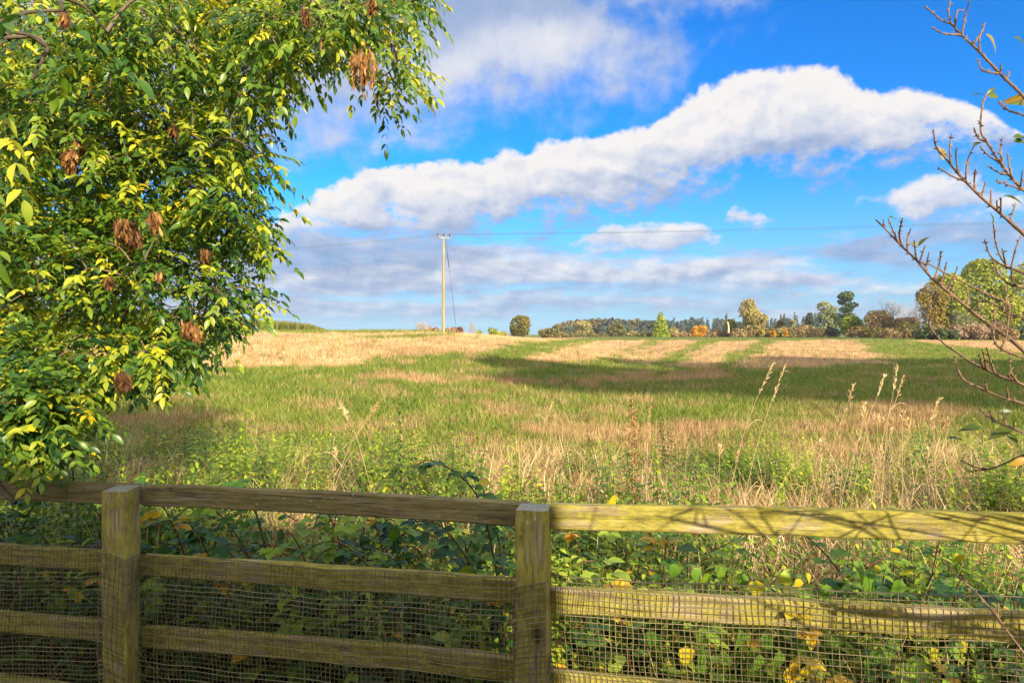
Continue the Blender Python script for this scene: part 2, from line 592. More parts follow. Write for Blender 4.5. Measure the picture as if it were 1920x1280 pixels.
STRAW = [poly((150, 634), (400, 627), (640, 625), (840, 627), (960, 628), (1110, 632), (1030, 640), (950, 650), (870, 660), (760, 674), (640, 688), (520, 690), (380, 690), (250, 680), (120, 668)),
         poly((985, 676), (1040, 655), (1130, 639), (1225, 637), (1190, 652), (1130, 676), (1060, 684)), poly((1150, 678), (1205, 654), (1245, 638), (1318, 637), (1290, 650), (1245, 672), (1215, 686)),
         poly((1255, 688), (1300, 662), (1345, 640), (1425, 638), (1395, 655), (1362, 678), (1330, 690)),
         poly((1385, 692), (1420, 662), (1456, 640), (1600, 637), (1632, 655), (1662, 682), (1600, 686), (1500, 692)),
         poly((1690, 638), (1925, 640), (2100, 660), (2100, 672), (1925, 664), (1800, 650)),
         poly((700, 702), (850, 704), (980, 716), (1090, 712), (1180, 698), (1240, 694), (1225, 710), (1120, 722), (980, 728), (830, 716), (720, 712)),
         poly((1250, 700), (1330, 690), (1380, 696), (1340, 712), (1260, 716)),
         poly((960, 806), (1120, 798), (1300, 798), (1420, 802), (1400, 826), (1200, 838), (1040, 836)),
         poly((1510, 802), (1570, 775), (1660, 762), (1790, 768), (1830, 800), (1700, 832), (1560, 836)),
         poly((180, 795), (300, 785), (380, 795), (330, 808), (190, 810))]
GREENIN = [poly((640, 634), (720, 630), (860, 629), (862, 632), (740, 635), (650, 640)), poly((640, 684), (700, 678), (760, 668), (810, 664), (760, 678), (690, 690))]


def vnoise(x, y, s, seed=0):
    """smooth value noise"""
    r = np.random.default_rng(seed).random((64, 64))
    x = x / s
    y = y / s
    xi, yi = np.floor(x).astype(int), np.floor(y).astype(int)
    fx, fy = x - xi, y - yi
    fx, fy = fx * fx * (3 - 2 * fx), fy * fy * (3 - 2 * fy)
    g = lambda a, b: r[a % 64, b % 64]
    return (g(xi, yi) * (1 - fx) + g(xi + 1, yi) * fx) * (1 - fy) + (g(xi, yi + 1) * (1 - fx) + g(xi + 1, yi + 1) * fx) * fy


def straw_at(x, y):
    """1 where the ground is cut stubble, 0 where it has greened over"""
    d = np.hypot(x, y)
    j = np.minimum(0.018 * d, .5) + .12
    p = np.stack([x + (vnoise(x, y, 2.3, 1) - .5) * 3 * j + (vnoise(x, y, .7, 2) - .5) * 1.5 * j, y + (vnoise(x, y, 2.3, 3) - .5) * 6 * j + (vnoise(x, y, .7, 4) - .5) * 4 * j], 1)
    s = np.zeros(len(p))
    for g in STRAW:
        s[inside(p, g)] = 1
    for g in GREENIN:
        s[inside(p, g)] = 0.15
    # flecks of old straw in the green and of green in the straw
    n = vnoise(x, y, 1.1, 5) * .6 + vnoise(x, y, .35, 6) * .4
    s = np.clip(s + np.where(s < .5, np.clip((n - .50) * 2.4, 0, .62), -np.clip((n - .62) * 2.2, 0, .5)), 0, 1)
    # the rough verge by the fence is mostly dry grass
    v = sstep(10.5, 7.5, y + (vnoise(x, y, 1.5, 8) - .5) * 5 + np.where(x < -2, (-2 - x) * .25, 0))
    s = np.maximum(s, v * (.45 + .5 * vnoise(x, y, .8, 9)))
    return s


az = np.concatenate([np.radians(np.arange(-180, -48, 4.0)), np.radians(np.arange(-48, 48, .22)), np.radians(np.arange(48, 180, 4.0))])
rr = np.concatenate([[0.02], np.geomspace(.4, 1500, 330)])
A_, R_ = np.meshgrid(az, rr)
gxv, gyv = (R_ * np.sin(A_)).ravel(), (R_ * np.cos(A_)).ravel()
gv = np.stack([gxv, gyv, H(gxv, gyv)], 1)
na, nr = len(az), len(rr)
ii, jj = np.meshgrid(np.arange(nr - 1), np.arange(na), indexing='ij')
gq = np.stack([ii * na + jj, ii * na + (jj + 1) % na, (ii + 1) * na + (jj + 1) % na, (ii + 1) * na + jj], -1).reshape(-1, 4)[:, ::-1]
ga = straw_at(gxv, gyv)

m_, t = new_mat('field')
co = t.node('ShaderNodeTexCoord').outputs['Object']
sa = attr(t, 'straw')
n1 = t.noise(co, 2.2, 6, 0.7)
n2 = t.noise(co, 13.0, 5, 0.7)
n3 = t.noise(co, 0.18, 4, 0.6)
rows_ = t.node('ShaderNodeTexWave', wave_type='BANDS', bands_direction='X')
t.set(rows_.inputs['Vector'], t.node('ShaderNodeMapping').outputs[0])
mp = [n for n in t.n if n.bl_idname == 'ShaderNodeMapping'][0]
t.l.new(co, mp.inputs['Vector'])
mp.inputs['Rotation'].default_value = (0, 0, math.radians(23))
rows_.inputs['Scale'].default_value = 0.62
rows_.inputs['Distortion'].default_value = 1.2
rows_.inputs['Detail'].default_value = 3
rows_.inputs['Detail Scale'].default_value = 2.0
f = t.m('ADD', sa, t.m('ADD', t.m('MULTIPLY', t.m('SUBTRACT', n1, 0.5), 0.9), t.m('MULTIPLY', t.m('SUBTRACT', n2, 0.5), 0.7)), clamp=True)
gcol = t.ramp(t.m('ADD', t.m('MULTIPLY', n2, 0.6), t.m('MULTIPLY', n3, 0.4)), [(0.3, (.050, .075, .012)), (0.55, (.13, .165, .028)), (0.75, (.27, .26, .065))])
scol = t.ramp(t.m('ADD', t.m('ADD', t.m('MULTIPLY', n2, 0.55), t.m('MULTIPLY', n3, 0.25)), t.m('MULTIPLY', rows_.outputs['Fac'], 0.10)), [(0.28, (.15, .085, .038)), (0.5, (.34, .215, .10)), (0.72, (.52, .38, .20))])
c = t.mix(t.rng(f, 0.35, 0.65), gcol, scol)
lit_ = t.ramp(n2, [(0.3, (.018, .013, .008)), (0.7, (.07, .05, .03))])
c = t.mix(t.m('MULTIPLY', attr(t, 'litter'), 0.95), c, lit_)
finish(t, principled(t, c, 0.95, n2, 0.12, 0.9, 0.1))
M['field'] = m_
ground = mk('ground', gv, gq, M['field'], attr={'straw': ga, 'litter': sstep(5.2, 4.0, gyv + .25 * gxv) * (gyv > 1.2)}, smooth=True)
tag(ground, 'stubble field greening over in strips, rising to the skyline', kind='structure')

# ------------------------------------------------------------------ fence
fence = thing('post_and_rail_fence', 'mossy timber post and rail fence with black netting along the field edge', 'fence', (.13, 2.33, 0))


def beam(name, a, b, h, d, mats, parent, up=False, jit=.0015, seed=0, crown=0.0, yaw=0.0):
    """a sawn timber from a to b; its local X runs along the grain"""
    a, b = np.asarray(a, float), np.asarray(b, float)
    L = np.linalg.norm(b - a)
    bm = bmesh.new()
    n = max(4, int(L / .06))
    rg = np.random.default_rng(seed)
    xs = np.linspace(0, L, n + 1)
    prof = [(-d / 2, -h / 2), (d / 2, -h / 2), (d / 2, h / 2), (-d / 2, h / 2)]
    bev = .005
    pr = []
    for (y, z) in prof:
        sy, sz = np.sign(y), np.sign(z)
        if sy * sz > 0:
            pr += [(y, z - sz * bev), (y - sy * bev, z)]
        else:
            pr += [(y - sy * bev, z), (y, z - sz * bev)]
    rings = []
    wv = np.cumsum(rg.normal(size=(n + 1, 2)) * jit, 0)
    wv -= np.linspace(0, 1, n + 1)[:, None] * wv[-1]
    for k, x in enumerate(xs):
        ring = [bm.verts.new((x, y + wv[k, 0] + rg.normal() * jit * .4, z + wv[k, 1] + crown * math.sin(math.pi * x / L) + rg.normal() * jit * .5)) for y, z in pr]
        rings.append(ring)
    for r0, r1 in zip(rings[:-1], rings[1:]):
        for q in range(8):
            bm.faces.new((r0[q], r0[(q + 1) % 8], r1[(q + 1) % 8], r1[q]))
    c0 = bm.faces.new(rings[0][::-1])
    c1 = bm.faces.new(rings[-1])
    c0.material_index = c1.material_index = 1 if len(mats) > 1 else 0
    bmesh.ops.recalc_face_normals(bm, faces=bm.faces[:])
    me = bpy.data.meshes.new(name)
    bm.to_mesh(me)
    bm.free()
    for mt in mats:
        me.materials.append(mt)
    o = link(bpy.data.objects.new(name, me), parent)
    X = (b - a) / L
    if up:
        Y = np.array([math.cos(math.radians(yaw)), math.sin(math.radians(yaw)), 0])
    else:
        Y = np.cross([0, 0, 1.0], X)
        Y /= np.linalg.norm(Y)
    Z = np.cross(X, Y)
    mw = Matrix(((X[0], Y[0], Z[0], a[0]), (X[1], Y[1], Z[1], a[1]), (X[2], Y[2], Z[2], a[2]), (0, 0, 0, 1)))
    if parent:
        mw = Matrix.Translation(-parent.location) @ mw
    o.matrix_local = mw
    return o


POSTS = [  # centre x, y, width, depth, yaw, top
    (-3.06, 3.17, .098, .11, -8, CAMZ - .62), (-1.570, 2.742, .094, .118, 3, CAMZ - .590), (.073, 2.306, .106, .104, -11, CAMZ - .5590), (1.66, 1.80, .10, .10, -15, CAMZ - .47)]
for i, (x, y, wd, dp, yaw, top) in enumerate(POSTS):
    beam('post', (x, y, -.25), (x, y, top), dp, wd, [M['rail'], M['end']], fence, up=True, seed=30 + i, jit=.0012, yaw=yaw)
# rails: front faces at the measured depths, h below the eye
RF = {0: (-3.02, 3.155), 1: (-1.515, 2.79), 2: (.055, 2.355), 3: (1.74, 1.815)}
RZ = [[(.628, .588), (.908, .872), (1.19, 1.166), (1.48, 1.45)], [(.589, .558), (.876, .829), (1.168, 1.098), (1.45, 1.38)], [(.557, .472), (.843, .748), (1.128, 1.04), (1.41, 1.32)]]
GAP = [(0.0, -.075), (0.0, 0.0), (0.09, 0.0)]
for bay in range(3):
    (x0, y0), (x1, y1) = RF[bay], RF[bay + 1]
    if bay == 1:
        x1, y1 = x1 - .0, y1 + .0
    if bay == 2:
        x0, y0 = .13, 2.325
    dv = np.array([x1 - x0, y1 - y0])
    dv /= np.linalg.norm(dv)
    nrm = np.array([-dv[1], dv[0]])
    for k, (h0, h1) in enumerate(RZ[bay]):
        hh = .084
        a = np.array([x0 + nrm[0] * .019, y0 + nrm[1] * .019, CAMZ - h0 - hh / 2])
        b = np.array([x1 + nrm[0] * .019, y1 + nrm[1] * .019, CAMZ - h1 - hh / 2])
        if bay == 0:
            b[:2] -= dv * (.02 if k == 0 else .075)
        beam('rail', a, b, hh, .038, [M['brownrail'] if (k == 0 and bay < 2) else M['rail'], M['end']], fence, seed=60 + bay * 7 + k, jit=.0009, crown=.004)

# netting: plastic mesh of 19 mm squares, stapled over posts and rails
m_, t = new_mat('netting')
tn = attr(t)
finish(t, principled(t, t.ramp(tn, [(0, (.075, .060, .028)), (1, (.25, .215, .115))]), 0.55, spec=0.4))
M['net'] = m_
c_, s_ = lambda p, a, b: None, None


def corners(i):
    x, y, wd, dp, yaw, top = POSTS[i]
    a = math.radians(yaw)
    ex, ey = np.array([math.cos(a), math.sin(a)]), np.array([-math.sin(a), math.cos(a)])
    c = np.array([x, y])
    g = .003
    return [c - ex * (wd / 2 + g) + ey * dp * .3, c - ex * (wd / 2 + g) - ey * (dp / 2 + g), c + ex * (wd / 2 + g) - ey * (dp / 2 + g), c + ex * (wd / 2 + g) + ey * dp * .3]


def off(p, q, d):
    v = (q - p) / np.linalg.norm(q - p)
    return np.array([v[1], -v[0]]) * d


R1a, R1b = np.array(RF[0]), np.array(RF[1])
R2a, R2b = np.array(RF[1]), np.array(RF[2])
R3a, R3b = np.array([.13, 2.325]), np.array(RF[3])
path = [R1a + off(R1a, R1b, .006), R1a + (R1b - R1a) * .93 + off(R1a, R1b, .006)] + corners(1) + [R2a + (R2b - R2a) * .05 + off(R2a, R2b, .006), R2a + (R2b - R2a) * .95 + off(R2a, R2b, .006)] + corners(2) + [R3a + (R3b - R3a) * .035 + off(R3a, R3b, .010), R3b + off(R3a, R3b, .010)]
path = np.array(path)
seg = np.concatenate([[0], np.cumsum(np.linalg.norm(np.diff(path, axis=0), axis=1))])
toph = [(-3.3, .90), (-2.20, .885), (-1.6, .83), (-1.52, .865), (-.7, .85), (.0, .815), (.1, .795), (.5, .775), (1.43, .715), (1.8, .69)]
nb = MB()
cell = .0185
S = np.arange(0, seg[-1], cell / 2)
sx, sy = np.interp(S, seg, path[:, 0]), np.interp(S, seg, path[:, 1])
topz = CAMZ - np.interp(sx, [a for a, b in toph], [b for a, b in toph])
rg = np.random.default_rng(5)
rows_n = 44


def netpt(i, d):
    """point i along, d metres below the net's top edge"""
    s_ = S[i]
    wob = .0016 * np.sin(s_ * 17 + d * 23) + .0014 * np.sin(s_ * 41 - d * 57 + 1.0)
    bulge = .010 * np.sin(s_ * 4.1 + d * 6) * np.clip(d * 6, 0, 1)
    sl = .012 * np.sin(s_ * 5.3) + .008 * np.sin(s_ * 13.1)
    return np.stack([sx[i] + wob + .006 * np.sin(d * 9 + s_), sy[i] - np.abs(bulge) * .6 - .002, topz[i] - d + .003 * np.sin(s_ * 9.1) + .0015 * np.sin(s_ * 23 + d * 11) + sl * d], -1)


def ribbon(pts, r, tone):
    """thin three-sided cord"""
    nb.tube(pts, r, k=3, tone=tone)


dd_ = np.arange(0, rows_n) * cell
for i in range(0, len(S), 2):
    ribbon(netpt(np.full(len(dd_), i), dd_), .0015, rg.random())
idx = np.arange(len(S))
for d in dd_:
    ribbon(netpt(idx, np.full(len(idx), d)), .0016 if d else .0024, rg.random())
nb.build('netting', M['net'], fence, loc=None).location = tuple(-np.array(fence.location))
# a scrap of hexagonal wire under the third rail in the first bay
hb = MB()
for r in range(16):
    for q in range(44):
        s0 = q * .030 + (r % 2) * .015
        z0 = .46 - r * .026
        o0 = R1a + (R1b - R1a) / np.linalg.norm(R1b - R1a) * s0 + off(R1a, R1b, -.055)
        e = (R1b - R1a) / np.linalg.norm(R1b - R1a)
        if s0 > 1.45:
            continue
        p = lambda ds, dz: np.array([o0[0] + e[0] * ds, o0[1] + e[1] * ds, z0 + dz])
        for pa, pb in ((p(0, 0), p(.015, .009)), (p(.015, .009), p(.030, 0)), (p(0, 0), p(0, -.017))):
            hb.tube([pa, pb], .0007, k=3, tone=.6)
hb.build('chicken_wire', M['net'], fence).location = tuple(-np.array(fence.location))

# ------------------------------------------------------------------ electricity line
m_, t = new_mat('pole wood')
co = t.node('ShaderNodeTexCoord').outputs['Object']
n = t.noise(t.vm('MULTIPLY', co, (14, 14, .8)), 1.0, 5, 0.65)
finish(t, principled(t, t.ramp(n, [(0.3, (.15, .125, .06)), (0.7, (.34, .295, .155))]), 0.85, n, .01, .5, .2))
M['pole'] = m_
m_, t = new_mat('galvanised steel')
finish(t, principled(t, t.ramp(t.noise(t.node('ShaderNodeTexCoord').outputs['Object'], 8, 4), [(0.3, (.16, .16, .16)), (0.7, (.34, .35, .36))]), 0.5))
M['steel'] = m_
m_, t = new_mat('insulator glaze')
finish(t, principled(t, t.ramp(t.noise(t.node('ShaderNodeTexCoord').outputs['Object'], 20, 2), [(0.3, (.020, .012, .010)), (0.7, (.05, .03, .022))]), 0.25, spec=.5))
M['glaze'] = m_
m_, t = new_mat('conductor')
finish(t, principled(t, t.ramp(t.noise(t.node('ShaderNodeTexCoord').outputs['Object'], 3, 2), [(0.3, (.06, .12, .14)), (0.7, (.12, .20, .22))]), 0.5))
M['wire'] = m_


def pole_at(x, y, label, axis, hgt=8.12):
    z0 = float(H(x, y))
    p = thing('utility_pole', label, 'utility pole', (x, y, z0), 'wooden poles of the power line')
    b = MB()
    b.tube([(0, 0, -.5), (0, 0, 3), (0, 0, 6), (0, 0, hgt - .28)], .135, .085, k=14)
    b.build('shaft', M['pole'], p, True)
    e = np.array([axis[0], axis[1], 0])
    f = np.array([-e[1], e[0], 0])
    Rm = np.stack([e, f, [0, 0, 1]], 1)
    b = MB()
    b.box((0, 0, hgt - .24), (1.06, .09, .10), Rm)
    b.box(tuple(f * .13 + np.array([0, 0, hgt - .62])), (.05, .05, .5), Rm)
    b.build('crossarm', M['steel'], p)
    tops = []
    for s in (-.5, .0, .5):
        b = MB()
        c = e * s + np.array([0, 0, hgt - .19])
        zs = [0, .10, .14, .17, .20, .23, .26, .30]
        rs = [.018, .018, .06, .035, .07, .04, .065, .03]
        b.tube([c + (0, 0, z) for z in zs], 0, radii=rs, k=10)
        b.build('insulator', M['glaze'], p, True)
        tops.append(np.array([x, y, z0]) + c + (0, 0, .24))
    return p, tops


PA, PB, PC_ = np.array([-5.62, 56.0]), np.array([57.0, 29.0]), np.array([-47.0, 75.0])
ax = np.array([.95, .30])
ax = ax / np.linalg.norm(ax)
poleA, tA = pole_at(*PA, 'weathered wooden utility pole with a stay wire, standing on the skyline', ax)
bx_ = np.array([.40, .92])
poleB, tB = pole_at(*PB, 'wooden utility pole at the field side carrying the same wires', bx_ / np.linalg.norm(bx_), 8.0)
poleC, tC = pole_at(*PC_, 'wooden utility pole beyond the ash leaves carrying the same wires', ax, 8.1)
for k in range(3):
    for q, (p0, p1) in enumerate(((tA[k], tB[k]), (tC[k], tA[k]))):
        s = np.linspace(0, 1, 30)[:, None]
        pts = p0 * (1 - s) + p1 * s - np.array([0, 0, 1.0]) * (4 * .45 * s * (1 - s))
        b = MB()
        b.tube(pts, .0065, k=4)
        o = b.build('power_line', M['wire'], loc=p0)
        tag(o, ['power line wire at the back of the span from pole to field side', 'middle power line wire of the span from pole to field side', 'front power line wire of the span from pole to field side',
                'back wire running from the pole into the ash leaves', 'middle wire running from the pole into the ash leaves', 'front wire running from the pole into the ash leaves'][k + 3 * q], 'wire', 'wires of the power line')
b = MB()
sx0 = px(836, 452, 56.1)
sx1 = px(857, 612, 55.0)
sx1[2] = float(H(sx1[0], sx1[1])) - .05
b.tube([sx0, sx0 * .72 + sx1 * .28], .03, k=5, tone=.2)
b.tube([sx0 * .72 + sx1 * .28, sx1], .012, k=4, tone=.6)
o = b.build('stay_wire', M['glaze'], poleA)
o.location = tuple(-np.array(poleA.location))

# ------------------------------------------------------------------ behind the camera: what throws the long shadows
m_, t = new_mat('brick wall')
br = t.node('ShaderNodeTexBrick')
t.set(br.inputs['Vector'], t.node('ShaderNodeTexCoord').outputs['Object'])
br.inputs['Color1'].default_value = (.30, .12, .07, 1)
br.inputs['Color2'].default_value = (.22, .09, .05, 1)
br.inputs['Mortar'].default_value = (.35, .33, .29, 1)
br.inputs['Scale'].default_value = 4.4
finish(t, principled(t, br.outputs['Color'], .85))
M['brick'] = m_
m_, t = new_mat('dark felt roof')
finish(t, principled(t, t.ramp(t.noise(t.node('ShaderNodeTexCoord').outputs['Object'], 6, 4), [(0.3, (.04, .04, .04)), (0.7, (.09, .09, .09))]), .9))
M['felt'] = m_
m_, t = new_mat('window glass')
finish(t, principled(t, t.ramp(t.noise(t.node('ShaderNodeTexCoord').outputs['Object'], 1, 1), [(0.3, (.02, .03, .035)), (0.7, (.04, .05, .06))]), .05, spec=.6))
M['glass'] = m_
m_, t = new_mat('painted timber')
finish(t, principled(t, t.ramp(t.noise(t.node('ShaderNodeTexCoord').outputs['Object'], 4, 3), [(0.3, (.55, .54, .50)), (0.7, (.70, .69, .66))]), .6))
M['paint'] = m_
sh = SUND / SUND[2]
# the corner of the room stands on the sun's line through the second fence post
tq = 4.6
cx, cy = .20 + SUND[0] / math.hypot(*SUND[:2]) * tq, 2.25 + SUND[1] / math.hypot(*SUND[:2]) * tq
top = 1.30 + tq * math.tan(SUN_EL)
room = thing('garden_room', 'brick garden room with a flat felt roof behind the fence garden', 'building', (cx, cy, 0))
b = MB()
b.box((-3.2, -1.8, top / 2 - .05), (6.4, 3.6, top - .02))
b.build('wall', M['brick'], room)
b = MB()
b.box((-3.2, -1.8, top + .0), (6.5, 3.8, .10))
b.build('roof', M['felt'], room)
for wx in (-1.6, -4.6):
    b = MB()
    b.box((wx, .03, 1.35), (1.3, .07, 1.1))
    wf = b.build('window', M['paint'], room)
    b = MB()
    b.box((wx, .069, 1.35), (1.12, .012, .92))
    b.build('pane', M['glass'], wf)
b = MB()
b.box((-3.1, .03, 1.0), (.9, .06, 2.0))
dr = b.build('door', M['paint'], room)

# ------------------------------------------------------------------ trees
def tree_mat(name, stops, trans=.3):
    return leaf_mat(name, stops, trans, .55, .2, nscale=.6)


T = {
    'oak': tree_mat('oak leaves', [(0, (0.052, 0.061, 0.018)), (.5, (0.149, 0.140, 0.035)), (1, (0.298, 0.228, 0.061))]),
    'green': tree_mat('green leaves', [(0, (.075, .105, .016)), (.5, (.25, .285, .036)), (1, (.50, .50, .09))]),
    'lime': tree_mat('lime leaves', [(0, (0.068, 0.102, 0.010)), (.5, (0.221, 0.289, 0.021)), (1, (0.425, 0.459, 0.043))]),
    'gold': tree_mat('golden leaves', [(0, (0.180, 0.081, 0.005)), (.5, (0.468, 0.234, 0.009)), (1, (0.675, 0.378, 0.027))]),
    'willow': tree_mat('willow leaves', [(0, (0.130, 0.122, 0.043)), (.5, (0.301, 0.258, 0.093)), (1, (0.531, 0.444, 0.187))]),
    'palewillow': tree_mat('pale willow leaves', [(0, (0.105, 0.127, 0.067)), (.5, (0.224, 0.253, 0.127)), (1, (0.416, 0.431, 0.238))]),
    'pine': tree_mat('pine needles', [(0, (0.015, 0.033, 0.015)), (.5, (0.053, 0.090, 0.038)), (1, (0.150, 0.195, 0.083))], .1),
    'brown': tree_mat('brown leaves', [(0, (.12, .085, .035)), (.5, (.30, .215, .095)), (1, (.52, .40, .20))]),
    'rust': tree_mat('rusty leaves', [(0, (.085, .065, .014)), (.5, (.22, .17, .035)), (1, (.40, .30, .07))]),
    'pink': tree_mat('pinkish dead stems', [(0, (.13, .085, .055)), (.5, (.32, .22, .145)), (1, (.52, .40, .28))]),
    'red': tree_mat('dark red leaves', [(0, (0.088, 0.035, 0.028)), (.5, (0.210, 0.079, 0.061)), (1, (0.350, 0.158, 0.105))]),
    'bare': tree_mat('pale twigs', [(0, (0.280, 0.210, 0.158)), (.5, (0.473, 0.367, 0.280)), (1, (0.700, 0.578, 0.455))]),
    'far': tree_mat('distant leaves', [(0, (0.035, 0.052, 0.045)), (.5, (0.070, 0.091, 0.074)), (1, (0.131, 0.149, 0.105))]),
    'farwarm': tree_mat('distant autumn leaves', [(0, (0.061, 0.056, 0.032)), (.5, (0.149, 0.126, 0.060)), (1, (0.280, 0.228, 0.096))]),
    'bramble': tree_mat('bramble bank', [(0, (.018, .036, .014)), (.5, (.070, .10, .034)), (1, (.22, .22, .08))]),
    'reed': tree_mat('reedy stems', [(0, (.045, .062, .012)), (.5, (.11, .125, .026)), (1, (.24, .22, .06))]),
}
CARD = np.array([[-.5, -.12, 0], [0, -.5, .12], [.5, -.1, 0], [.28, .42, -.1], [-.25, .45, .1]])
CARDF = np.array([[0, 1, 2, 3, 4]])


def crown(lobes, n, size, rng, hang=0.0, shell=.66, flat=0.0, stretch=1.0):
    """leaf clumps spread through a crown made of uneven lobes -> V, F, tone"""
    L = np.array(lobes, float)           # cx, cy, cz, rx, ry, rz
    wgt = L[:, 3] * L[:, 4] + L[:, 5] * (L[:, 3] + L[:, 4]) * .5
    pick = rng.choice(len(L), n, p=wgt / wgt.sum())
    d = rand_dirs(n, rng)
    r = shell + (1.05 - shell) * rng.random(n) ** .7
    # leave holes: leaves gather round a few dozen twig ends in each lobe
    ends = rand_dirs(26 * len(L), rng).reshape(len(L), 26, 3)
    e = ends[pick, rng.integers(0, 26, n)]
    d = d * .42 + e * .75
    d /= np.linalg.norm(d, axis=1)[:, None]
    pos = L[pick, :3] + d * L[pick, 3:] * r[:, None]
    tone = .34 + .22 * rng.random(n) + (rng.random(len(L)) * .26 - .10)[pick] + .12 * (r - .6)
    nor = d * .7 + rand_dirs(n, rng) * .8 + np.array([0, 0, .35])
    up = rand_dirs(n, rng)
    up[:, 2] -= hang * 2
    R = rots(up, nor)
    s = size * (.55 + .9 * rng.random(n))
    V, Fc = place(CARD * np.array([1.0 / stretch, stretch, 1.0]), CARDF, pos, R, s)
    return V, Fc, np.repeat(np.clip(tone, 0, 1), len(CARD))


def limbs(b, base, top, r, rng, n=7, spread=.5, k=6, tips=None):
    base, top = np.array(base, float), np.array(top, float)
    h = np.linalg.norm(top - base)
    tr = bez([base, base + (top - base) * .4 + rng.normal(size=3) * h * .03, top], 9)
    b.tube(tr, r, r * .25, k)
    for i in range(n):
        s = tr[int(len(tr) * (.3 + .6 * i / n))]
        e = tips[rng.integers(len(tips))] if tips is not None else s + np.array([rng.normal() * spread * h, rng.normal() * spread * h, h * (.15 + .3 * rng.random())])
        b.tube(bez([s, s * .5 + e * .5 + np.array([0, 0, -.04 * h]), e], 6), r * .38, r * .08, 5)


def twigs(b, p, d, ln, r, depth, rng, spread=.55):
    e = p + d * ln
    b.tube(bez([p, (p + e) / 2 + rng.normal(size=3) * ln * .05, e], 4), r, r * .6, 3 if depth < 3 else 4, .2 + .6 * rng.random())
    if depth == 0:
        return
    for i in range(3 if depth > 1 else 4):
        nd = d + rng.normal(size=3) * spread
        nd[2] += .12
        nd /= np.linalg.norm(nd)
        s = p + d * ln * (.55 + .45 * rng.random())
        twigs(b, s, nd, ln * (.62 + .2 * rng.random()), r * .58, depth - 1, rng, spread)


TREE_N = [0]


def tree(name, label, pxc, w_px, top_px, D, mat, shape='round', n=1400, size=None, trunk=.12, group=None, cat='tree', hang=0, base=None, stretch=1.0, flare=1.0):
    """a tree or bush that stands D metres off on the ground, sized from the photograph"""
    TREE_N[0] += 1
    rng = np.random.default_rng(100 + TREE_N[0])
    x = (pxc - 960) / F * D
    z0 = float(H(x, D)) if base is None else base
    wd = w_px / F * D
    h = CAMZ + (640 - top_px) / F * D - z0
    o = thing(name, label, cat, (x, D, z0), group)
    ct = h * trunk                                # clear trunk
    ch = h - ct
    if shape == 'round':
        lobes = [(0, 0, ct + ch * .5, wd * .36, wd * .34, ch * .46)]
        for k in range(9):
            a = rng.random() * 6.28
            q = wd * (.20 + .14 * rng.random())
            lobes.append((math.cos(a) * q, math.sin(a) * q, ct + ch * (.22 + .6 * rng.random()), wd * (.15 + .08 * rng.random()), wd * .17, ch * (.14 + .10 * rng.random())))
        lobes.append((0, 0, ct + ch * .82, wd * .2, wd * .2, ch * .18))
    elif shape == 'cone':
        lobes = [(rng.normal() * wd * .03, rng.normal() * wd * .03, ct + ch * (f + .06), wd * .5 * (1 - f) ** .8 + wd * .04, wd * .5 * (1 - f) ** .8 + wd * .04, ch * .12) for f in np.linspace(0, .9, 8)]
    elif shape == 'column':
        lobes = [(rng.normal() * wd * .1, rng.normal() * wd * .1, ct + ch * f, wd * .42 * (math.sin((f * .8 + .2) * 3.14) * .6 + .42), wd * .42, ch * .15) for f in np.linspace(.1, .88, 7)]
    elif shape == 'pine':
        lobes = []
        lobes += [(0, 0, ct + ch * f, wd * .26 * math.sin(min(1, 1.08 - f) * 1.9) + wd * .04, wd * .22, ch * .13) for f in (.12, .3, .5, .7, .86)]
        for k in range(16):
            f = rng.random() ** .8
            a = rng.random() * 6.28
            q = wd * .33 * math.sin(min(1, (1.08 - f)) * 1.9)
            lobes.append((math.cos(a) * q, math.sin(a) * q, ct + ch * (.12 + .80 * f), wd * (.19 + .10 * rng.random()), wd * .2, ch * (.055 + .035 * rng.random())))
        lobes.append((0, 0, h * .93, wd * .18, wd * .18, ch * .06))
    elif shape == 'bush':
        lobes = [(0, 0, ch * .42, wd * .42, wd * .36, ch * .42)]
        for k in range(8):
            a = rng.random() * 6.28
            q = wd * (.15 + .2 * rng.random())
            lobes.append((math.cos(a) * q, math.sin(a) * q, ch * (.2 + .5 * rng.random()), wd * .17, wd * .2, ch * (.15 + .13 * rng.random())))
    elif shape == 'hedge':
        lobes = []
        kx = max(5, int(wd / h / .35))
        for k in range(kx * 2):
            f = (k // 2 + .5 + rng.normal() * .2) / kx - .5
            q = .55 + .5 * rng.random()
            lobes.append((f * wd, rng.normal() * h * .3, h * .40 * q, wd / kx * (.7 + .6 * rng.random()), h * .5, h * .50 * q))
    elif shape == 'twiggy':
        b = MB()
        tp = np.array([0, 0, 0.0])
        for k in range(5):
            d = np.array([rng.normal() * .28 * flare, rng.normal() * .28, 1.0])
            twigs(b, tp + np.array([rng.normal() * wd * .05, 0, 0]), d / np.linalg.norm(d), h * .36, max(.012 * h, .085), 4, rng, .40 * flare)
        b.V = [v * 1.0 for v in b.V]
        allz = np.concatenate(b.V)
        kz = h / allz[:, 2].max()
        kx = wd * .5 / np.percentile(np.abs(allz[:, 0]), 96)
        b.V = [v * np.array([kx, kx, kz]) for v in b.V]
        b.build('branch', T[mat] if mat in T else M['farbark'], o)
        return o
    size = (size or max(.30, D / 1280 * 3.4)) * .78
    n = int(n * 1.7)
    V, Fc, tn = crown(lobes, n, size, rng, hang, stretch=stretch)
    V[:, 2] = np.maximum(V[:, 2], -.05)
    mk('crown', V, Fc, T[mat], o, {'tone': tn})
    b = MB()
    tips = [np.array(l[:3]) for l in lobes]
    limbs(b, (0, 0, -.3), (0, 0, ct + ch * .72), max(.06, h * .018), rng, 6, tips=tips)
    b.build('trunk', M['farbark'], o)
    return o


